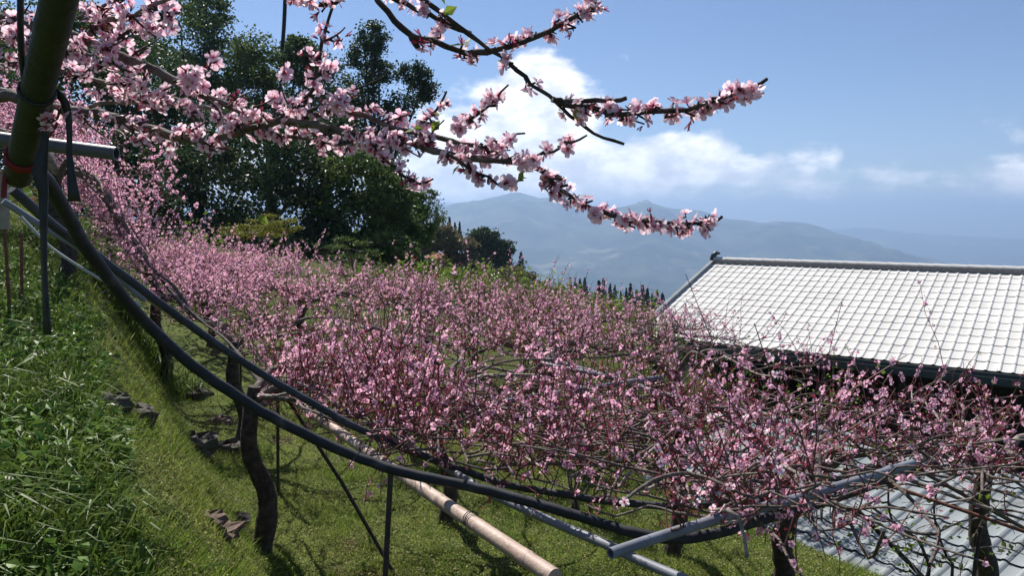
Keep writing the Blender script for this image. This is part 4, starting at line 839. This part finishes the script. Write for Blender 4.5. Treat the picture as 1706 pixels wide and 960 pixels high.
# bamboo pole with nodes and wire ties
bp = [P(395, 597, 6.3), P(935, 970, 2.5)]; b0, b1 = np.array(tuple(bp[0])), np.array(tuple(bp[1])); dv = b1 - b0; ln = np.linalg.norm(dv)
root = thing('bamboo_pole', tuple(b1), 'pinkish-brown bamboo pole running diagonally to the bottom edge', 'pole'); nodes = np.arange(.25, ln, .34); tt = []
for k in np.arange(0, ln, .045): tt.append((k, 1.0))
tt = [(k, r) for k, r in tt if all(abs(k - q) > .012 for q in nodes)] + [(q + d, r) for q in nodes for d, r in ((-.010, 1.02), (-.003, 1.09), (.003, 1.0), (.007, 1.06), (.012, 1.0))]; tt.sort()
c = np.array([b0 + dv * (k / ln) + np.array([0, 0, -.02 * math.sin(math.pi * k / ln)]) for k, _ in tt]); rb = np.array([r * (.023 + .008 * k / ln) for k, r in tt])
mb = MB(); mb.tube(c, rb, 14); part('culm', mb, ['bamboo'], root, True)
for k in (ln - 1.75, ln - 1.3, ln - 1.36, ln - .62):
    p = b0 + dv * (k / ln); d = dv / ln; f = frames(d[None], np.zeros(1))[0]; mb = MB(); th = np.linspace(0, 4 * math.pi, 40); rad = .033
    mb.tube([p + rad * (math.cos(a) * f[:, 0] + math.sin(a) * f[:, 1]) + d * (.012 * a / 6 - .01) for a in th], .0022, 4); q = p + f[:, 0] * .03
    mb.tube([q, q + np.array([.01, .0, -.06]), q + np.array([-.01, .02, -.12])], .002, 4); part('wire_tie', mb, ['wire'], root)
# leaning green pole at the top left
root = thing('leaning_pole', tuple(P(32, 288, 1.9)), 'thick dark green bamboo pole leaning down at the upper left, close to the lens', 'pole')
c = curve([tuple(P(190, -420, 1.05)), tuple(P(98, 0, 1.4)), tuple(P(62, 150, 1.62)), tuple(P(30, 295, 1.88))], .02); k = np.arange(len(c)) * .02
rg = .0305 * (1 + .035 * np.exp(-((k % .27) - .02) ** 2 / .00008)); mb = MB(); mb.tube(c, rg, 16); part('culm', mb, ['bamboo_green'], root, True)
def around(c, i, rad, turns, wdt, m, nm):
    d = c[min(i + 1, len(c) - 1)] - c[i - 1]; d /= np.linalg.norm(d); f = frames(d[None], np.zeros(1))[0]; mb = MB(); th = np.linspace(0, 2 * math.pi * turns, int(16 * turns))
    mb.tube([c[i] + rad * (math.cos(a) * f[:, 0] + math.sin(a) * f[:, 1]) + d * (a / 6.28 * wdt * 1.6) for a in th], wdt, 5); part(nm, mb, [m], root, True)
i150 = int(np.argmin([abs(proj(p)[1] - 150) for p in c])); i255 = int(np.argmin([abs(proj(p)[1] - 258) for p in c]))
around(c, i150, .0325, 2.2, .004, 'rubber', 'rubber_band')
around(c, i255, .033, 3.2, .005, 'ribbon', 'red_ribbon')
def strap(pts, wds, label):
    """flat hanging strap with thickness; pts (px,py,D), width in metres per point"""
    c = np.array([tuple(P(*p)) for p in pts]); cc = curve(np.hstack([c, np.array(wds)[:, None]]), .03); n = len(cc); mb = MB(); V = []
    for i in range(n):
        a = .5 * math.sin(i * .35); s_ = np.array([math.cos(a), math.sin(a), 0]); o = np.array([-s_[1], s_[0], 0]); w_ = cc[i, 3] / 2
        V += [cc[i, :3] + s_ * w_ + o * .0025, cc[i, :3] - s_ * w_ + o * .0025, cc[i, :3] - s_ * w_ - o * .0025, cc[i, :3] + s_ * w_ - o * .0025]
    q = [[i * 4 + j, i * 4 + (j + 1) % 4, i * 4 + 4 + (j + 1) % 4, i * 4 + 4 + j] for i in range(n - 1) for j in range(4)] + [[0, 3, 2, 1], [n * 4 - 4, n * 4 - 3, n * 4 - 2, n * 4 - 1]]
    mb.add(V, quads=q); return single('rubber_strap', mb, ['rubber'], c[0], label, 'strap', 'rubber straps', True)
strap([(84, 152, 1.66), (79, 190, 1.7), (74, 240, 1.7), (66, 285, 1.7), (72, 320, 1.7), (73, 400, 1.7), (75, 480, 1.7), (79, 558, 1.7)], [.012, .014, .016, .030, .020, .016, .017, .018], 'long black rubber strap hanging from the leaning pole almost to the grass')
strap([(92, 148, 1.66), (108, 170, 1.68), (115, 205, 1.68), (116, 260, 1.68), (120, 300, 1.68), (124, 336, 1.68)], [.014, .018, .012, .012, .018, .030], 'short black rubber strap with a flared end hanging beside the long one')
mb = MB(); mb.tube(curve([P(34, -60, 1.5), P(34, 20, 1.52), P(35, 80, 1.55), P(42, 148, 1.6)], .03), .006, 6); single('black_tube', mb, ['rubber'], tuple(P(42, 148, 1.6)), 'thin black tube running up beside the leaning pole', 'tube', 'thin tubes', True)
mb = MB(); mb.tube(curve([P(476, -60, 1.75), P(475, 0, 1.75), P(473, 45, 1.75), P(470, 84, 1.75)], .03), [.0045] * len(curve([P(476, -60, 1.75), P(475, 0, 1.75), P(473, 45, 1.75), P(470, 84, 1.75)], .03)), 6); single('black_tube', mb, ['rubber'], tuple(P(470, 84, 1.75)), 'thin black tube hanging into view from the top, before the blue sky', 'tube', 'thin tubes', True)
mb = MB(); mb.tube(curve([P(38, 262, 1.9), P(60, 250, 1.86), P(85, 222, 1.86), P(105, 188, 1.88)], .03), .004, 6); mb.tube(curve([P(24, 262, 1.86), P(10, 285, 1.85), P(6, 330, 1.85)], .03), .007, 6); single('red_string', mb, ['ribbon'], tuple(P(38, 262, 1.9)), 'red string tied around the foot of the leaning pole', 'string', None, True)
mb = MB(); gq = ground_at(10, 532); pa = P(6, 312, gq.y); pb_ = P(8, 382, gq.y); mb.tube([pa + Vector((0, 0, .1)), (pa + pb_) / 2, pb_], [.034, .036, .032], 8)
g_ = float(terrain(pb_.x, pb_.y)); mb2 = MB(); mb2.tube([pb_, (pb_.x, pb_.y, g_ - .1)], .012, 6); root = thing('prop', (pb_.x, pb_.y, g_), 'pale wooden prop on a rusty spike at the left edge', 'prop'); part('wooden_head', mb, ['old_wood'], root, True); part('spike', mb2, ['rust'], root)
def rod(px, ytop, ybot, label, rad=.008, m='iron', D=None, pxt=None, gnd=True):
    g = ground_at(px, ybot) if D is None else P(px, ybot, D); t = P(pxt or px, ytop, g.y * 1.0)
    mb = MB(); mb.tube([g - Vector((0, 0, .12)), (g + t) / 2, t], rad, 7); single('iron_rod', mb, [m], tuple(g), label, 'rod', 'iron rods')
rod(36, 388, 520, 'thin rusty rod standing in the grass right of the wooden prop', .012, 'rust')
rod(463, 655, 826, 'thin upright rod just right of the crooked black trunk', .014)
rod(401, 605, 722, 'thin upright rod partly behind the crooked black trunk', .012)
rod(388, 600, 660, 'thinnest upright rod left of the crooked black trunk', .010)
rod(1618, 878, 985, 'dark iron stake rising in front of the grey shed roof', .011, 'iron', 3.9, 1634)
g = P(641, 975, 3.12); t = P(651, 785, 3.2); gz = float(terrain(g.x, g.y)); mb = MB(); mb.tube([(g.x - .01, g.y, gz - .1), g, t], .0125, 8); single('iron_rod', mb, ['iron'], (g.x, g.y, gz), 'upright iron bar holding up the black hose under the bamboo pole', 'rod', 'iron rods', True)
g = ground_at(672, 962); t = P(472, 655, 5.4); mb = MB(); mb.tube([g - Vector((0, 0, .1)), (g + t) / 2, t], .014, 7); single('slanting_prop', mb, ['iron'], tuple(g), 'long dark prop slanting from the black pipe down to the mown grass', 'prop', None)
mb = MB(); a, b_ = P(1424, 846, 4.3), P(1530, 955, 4.1); mb.tube([a, (a + b_) / 2, b_ + (b_ - a) * .25], .014, 7); single('slanting_prop', mb, ['bark_dark'], tuple(b_), 'dark slanting stick in front of the grey shed roof', 'prop', None)
mb = MB(); a, b_ = P(1520, 778, 4.5), P(1650, 850, 4.3); mb.tube([a, (a + b_) / 2, b_ + (b_ - a) * .6], .012, 7); single('slanting_prop', mb, ['twig_green'], tuple(b_), 'dark green stick crossing the rust-red rod at the right', 'prop', None)
for k, (px0, y0, px1, y1, D, lab) in enumerate(((975, 622, 912, 835, 3.2, 'thin wire looped over the light grey pipe near the bamboo pole'), (640, 690, 560, 800, 3.1, 'thin wire hanging by the black hose left of the bamboo ties'), (1176, 752, 1160, 800, 4.5, 'thin red cord dangling among the blossoms'))):
    mb = MB(); mb.tube(curve([P(px0, y0, D), P((px0 + px1) / 2 + 6, (y0 + y1) / 2, D), P(px1, y1, D)], .03), .0022, 4); single('wire', mb, ['wire' if k < 2 else 'ribbon'], tuple(P(px1, y1, D)), lab, 'wire', None)

# ------------------------------------------------------------------ stones
def stone(px, py, wpx, m, label, flat=.5):
    g = ground_at(px, py); sz = wpx * g.y / F / 2 * 1.35; n, k = 10, 6; V = []; a = rng.uniform(0, 6)
    for i in range(k + 1):
        for j in range(n):
            ph, th = math.pi * i / k, 2 * math.pi * j / n; d = np.array([math.sin(ph) * math.cos(th), .8 * math.sin(ph) * math.sin(th), flat * math.cos(ph)])
            d = np.sign(d) * np.abs(d) ** .75; V.append(np.array(tuple(g)) + d * sz * (1 + .22 * math.sin(3 * th + a + i) + .1 * rng.normal()))
    q = [[i * n + j, (i + 1) * n + j, (i + 1) * n + (j + 1) % n, i * n + (j + 1) % n] for i in range(k) for j in range(n)]
    mb = MB(); mb.add(V, quads=q); single('stone', mb, [m], tuple(g), label, 'stone', 'stones on the bank')
stone(184, 676, 46, 'stone', 'dark mossy stone at the edge of the tall grass, leftmost of the bank stones')
stone(232, 694, 42, 'stone', 'dark squarish stone just right of the leftmost one')
stone(326, 744, 52, 'stone', 'largest mossy stone halfway down the bank')
stone(378, 752, 40, 'stone', 'small dark stone beside the largest mossy stone')
stone(368, 704, 34, 'stone_red', 'reddish flat stone near the crooked trunk', .3)
stone(345, 866, 44, 'stone_red', 'flat brown stone left of the trunk foot, upper of two', .28)
stone(364, 888, 52, 'stone_red', 'flat brown stone left of the trunk foot, lower of two', .25)
stone(320, 660, 40, 'stone', 'half buried stone under the black hose', .35)
stone(395, 868, 30, 'stone', 'small dark stone touching the crooked trunk', .5)

# ------------------------------------------------------------------ shrubs with fresh leaves
def shrub(label, px, py, D, wpx, hpx, leaf='leaf_fresh', nst=9, nl=420, ls=.035, flower=None, nf=0, fs=.03, z0=None):
    c = P(px, py, D); gz = float(terrain(c.x, c.y)); root = thing('shrub' if not flower else 'azalea_bush', (c.x, c.y, gz), label, 'shrub', 'fresh green shrubs' if not flower else None)
    rw, rh = wpx * D / F / 2, hpx * D / F / 2; mb = MB(); L = []
    for k in range(nst):
        tip = np.array(tuple(c)) + np.array([rng.normal(0, .55) * rw, rng.normal(0, .55) * rw, rng.uniform(-.3, 1.1) * rh]); v = curve(wob((c.x + rng.normal(0, .05), c.y, gz), tip, 6, .05), .08); mb.tube(v, np.linspace(.011, .003, len(v)), 5)
        for j in range(3):
            i = int(len(v) * rng.uniform(.55, .95)); e = v[i] + np.array([rng.normal(0, .3) * rw, rng.normal(0, .3) * rw, rng.uniform(0, .6) * rh]); u_ = wob(v[i], e, 4, .02); mb.tube(u_, [.004, .003, .0025, .002], 4); L.append(u_)
        L.append(v[len(v) // 2:])
    part('stems', mb, ['bark'], root, True); L = np.concatenate(L); ii = rng.integers(0, len(L), nl); q = L[ii] + rng.normal(0, .035, (nl, 3))
    lm_ = MB(); lm_.inst(LEAF, frames(rdir(nl) + np.array([0, 0, .5])), q, rng.uniform(.6, 1.3, nl) * ls); part('leaves', lm_, [leaf], root, kind='stuff')
    if flower:
        ii = rng.integers(0, len(L), nf); fb = MB(); q = L[ii] + rng.normal(0, .04, (nf, 3)); T = [(BLF[0][0][0], None, BLF[0][0][2], 0, None)]; fb.inst(T, frames(rdir(nf) + np.array([0, -.5, .4])), q, rng.uniform(.7, 1.2, nf) * fs); part('flowers', fb, [flower], root, kind='stuff')
shrub('leafy yellow-green shrub at the back of the orchard below the red roof', 690, 456, 13.5, 130, 60, nst=14, nl=1500, ls=.06)
shrub('leafy shrub at the back of the orchard below the round-topped tree', 790, 466, 13, 130, 64, nst=14, nl=1600, ls=.06)
shrub('leafy shrub behind the blossoms below the turquoise hut', 880, 480, 12.5, 130, 64, nst=14, nl=1600, ls=.058)
shrub('leafy shrub behind the blossoms left of the larger conifer', 965, 500, 12.0, 120, 54, nst=12, nl=1300, ls=.055)
shrub('leafy shrub below the line of conifers near the white roof', 1070, 520, 11.8, 110, 60, nst=10, nl=1000, ls=.05)
shrub('fresh green shrub at the left corner of the white roof', 1115, 548, 10.4, 100, 54, nl=700, ls=.042)
shrub('fresh green shrub under the eave of the white roof', 1230, 610, 9.2, 150, 80, nl=600, ls=.042)
shrub('fresh green shrub further right under the eave', 1380, 640, 8.6, 150, 90, nl=450, ls=.04)
shrub('thin shoots with pale green leaves against the dark wood', 640, 440, 13.0, 90, 60, nst=5, nl=110, ls=.05)
shrub('magenta azalea bush glimpsed through the peach branches', 965, 662, 6.6, 110, 70, 'leaf_dark', 8, 500, .03, 'magenta', 130, .028)
# bare young tree with fresh leaves over the shed roof
c0 = P(1500, 1010, 3.9); root = thing('young_tree', (c0.x, c0.y, float(terrain(c0.x, c0.y))), 'young tree with thin dark stems and a few fresh leaves before the grey shed roof', 'tree'); LL = []
for pts, r0 in (([(1505, 1100), (1546, 965), (1541, 925), (1525, 896), (1487, 870), (1480, 818), (1490, 780)], .014), ([(1520, 1100), (1586, 962), (1578, 930), (1562, 888), (1556, 842), (1568, 800)], .013), ([(1562, 888), (1600, 870), (1640, 862), (1660, 850)], .006), ([(1578, 930), (1620, 915), (1665, 912), (1706, 925)], .006), ([(1487, 870), (1440, 850), (1400, 842)], .006), ([(1556, 842), (1620, 830), (1640, 818), (1700, 822)], .006), ([(1525, 896), (1480, 905), (1440, 930)], .005), ([(1640, 862), (1625, 890), (1600, 940)], .004)):
    v = curve([tuple(P(a, b, 3.9 + rng.normal(0, .03))) for a, b in pts], .05); mb = MB(); mb.tube(v, np.linspace(r0, r0 * .3, len(v)), 6); part('stem', mb, ['bark_dark' if r0 > .01 else 'bark_pale'], root, True); LL.append(v[len(v) // 3:])
LL = np.concatenate(LL); lm_ = MB(); twm = MB()
for k in range(70):
    p = LL[rng.integers(len(LL))]; e = p + np.array([rng.normal(0, .12), rng.normal(0, .08), rng.normal(0, .10)]); v = wob(p, e, 4, .012); twm.tube(v, [.003, .0025, .002, .0015], 4)
    n = rng.integers(0, 7); q = e + rng.normal(0, .03, (n, 3))
    if n: lm_.inst(LEAF, frames(rdir(n) + np.array([0, 0, .5])), q, rng.uniform(.02, .045, n))
part('twigs', twm, ['bark_pale'], root, kind='stuff'); part('leaves', lm_, ['leaf_fresh'], root, kind='stuff')

# ------------------------------------------------------------------ grass
def scatter(n, xr, yr, ok):
    x = rng.uniform(*xr, n); y = rng.uniform(*yr, n); s, t = st(x, y); px = 853 + F * x / np.maximum(y, .1); k = ok(x, y, s, t) & (px > -150) & (px < 1800); return x[k], y[k]
def blades(mb, x, y, h, wd, lean, seg=1):
    n = len(x); h = h * (1 + .75 * fbm(x * 3.1, y * 3.1, 3, 71)); z = terrain(x, y) - .008; a = rng.uniform(0, 2 * np.pi, n); h = h * rng.uniform(.5, 1.3, n); w_ = wd * rng.uniform(.7, 1.3, n); l = rng.normal(0, lean, (n, 2)) * h[:, None]
    B = np.stack([x, y, z], -1); S = np.stack([np.cos(a), np.sin(a), np.zeros(n)], -1) * w_[:, None] / 2
    if seg == 1:
        T = B + np.stack([l[:, 0], l[:, 1], h], -1); V = np.stack([B - S, B + S, T], 1).reshape(-1, 3); mb.add(V, tris=np.arange(n * 3).reshape(-1, 3))
    else:
        M1 = B + np.stack([l[:, 0] * .25, l[:, 1] * .25, h * .55], -1); M2 = B + np.stack([l[:, 0] * .75, l[:, 1] * .75, h * .88], -1); T = B + np.stack([l[:, 0] * 1.5, l[:, 1] * 1.5, h * (1 - .35 * np.minimum(1, np.hypot(l[:, 0], l[:, 1]) / h))], -1)
        V = np.stack([B - S * .8, B + S * .8, M1 + S, M1 - S, M2 + S * .75, M2 - S * .75, T], 1).reshape(-1, 3); o = (np.arange(n) * 7)[:, None]
        mb.add(V, quads=np.vstack([o + [0, 1, 2, 3], o + [3, 2, 4, 5]])); mb.n -= 0
        mb.t.append((o + [5, 4, 6]) + mb.n - n * 7); mb.tm.append(np.zeros(n, int))
ql = lambda x, y: (x - QE[0]) * QU[0] + (y - QE[1]) * QU[1]
mb = MB(); x, y = scatter(420000, (-4.5, 4), (2.6, 9.5), lambda x, y, s, t: (s > -.35) & (ql(x, y) < -.2) & (rng.uniform(size=len(x)) < np.minimum(1, (5.0 / y) ** 2) * (.35 + .65 * (fbm(x * 2.2, y * 2.2, 3, 8) > -.12))))
blades(mb, x, y, .05, .007, .75); x, y = scatter(60000, (-13, -3), (6.5, 18), lambda x, y, s, t: (s < .6)); blades(mb, x, y, .06, .014, .6)
tag(single('mown_grass', mb, ['grass_short'], (0, 0, 0), 'short mown grass under the peach trees', 'grass'), kind='stuff')
mb = MB(); x, y = scatter(190000, (-4.5, 4), (2.6, 9), lambda x, y, s, t: (s > -.3) & (ql(x, y) < -.2) & (rng.uniform(size=len(x)) < np.minimum(1, (5.0 / y) ** 2)))
n = len(x); mb.inst(LEAF2, frames(rdir(n) * .8 + np.array([0, 0, .7])), np.stack([x, y, terrain(x, y) + rng.uniform(.008, .035, n)], -1), rng.uniform(.008, .022, n))
tag(single('ground_leaves', mb, ['grass_bits'], (0, 0, 0), 'small clover and fallen leaf bits scattered through the mown grass', 'ground cover'), kind='stuff')
mb = MB(); x, y = scatter(150000, (-7, .6), (1.3, 9.5), lambda x, y, s, t: (s < .02 + .25 * fbm(x * 1.5, y * 1.5, 2, 4)) & (s > -4) & (rng.uniform(size=len(x)) < np.minimum(1, (3.6 / y) ** 1.5)))
blades(mb, x, y, .15, .010, .5, 2)
gx, gy = ground_at(195, 515).x, ground_at(195, 515).y; n = 2600; blades(mb, gx + rng.normal(0, .42, n), gy + rng.normal(0, .22, n), .34, .011, .6, 2)
tag(single('tall_grass', mb, ['grass_tall'], (0, 0, 0), 'long lush grass covering the bank at the left', 'grass'), kind='stuff')
mb = MB(); x, y = scatter(70000, (-6, .6), (1.3, 8), lambda x, y, s, t: (s < .05 + .3 * fbm(x * 1.5, y * 1.5, 2, 4)) & (s > -3.5) & (fbm(x * 1.8, y * 1.8, 3, 14) > -.15) & (rng.uniform(size=len(x)) < np.minimum(1, (3.4 / y) ** 1.5)))
n = len(x); mb.inst(LEAF, frames(rdir(n) * .7 + np.array([.0, -.1, .8])), np.stack([x, y, terrain(x, y) + rng.uniform(.04, .17, n)], -1), rng.uniform(.025, .07, n))
tag(single('weeds', mb, ['weed_leaf'], (0, 0, 0), 'broad-leaved weeds mixed into the long grass on the bank', 'weeds'), kind='stuff')

# ------------------------------------------------------------------ haze
m = bpy.data.materials.new('haze'); m.use_nodes = True; nt = m.node_tree; nt.nodes.clear(); b = NB(nt); out = b.n('ShaderNodeOutputMaterial'); pv = b.n('ShaderNodeVolumePrincipled')
pv.inputs['Color'].default_value = (.47, .675, 1.0, 1); pv.inputs['Density'].default_value = 2.15e-4; pv.inputs['Anisotropy'].default_value = .25
nt.links.new(pv.outputs[0], out.inputs['Volume']); MATS['haze'] = m
mb = MB(); mb.box((0, 0, -145), (14000, 0, 0), (0, 14000, 0), (0, 0, 445)); tag(single('haze', mb, ['haze'], (0, 0, 0), 'pale blue haze filling the valley', 'haze'), kind='stuff')
for o in SC.objects:
    for k in ('_o', '_n'):
        if k in o: del o[k]
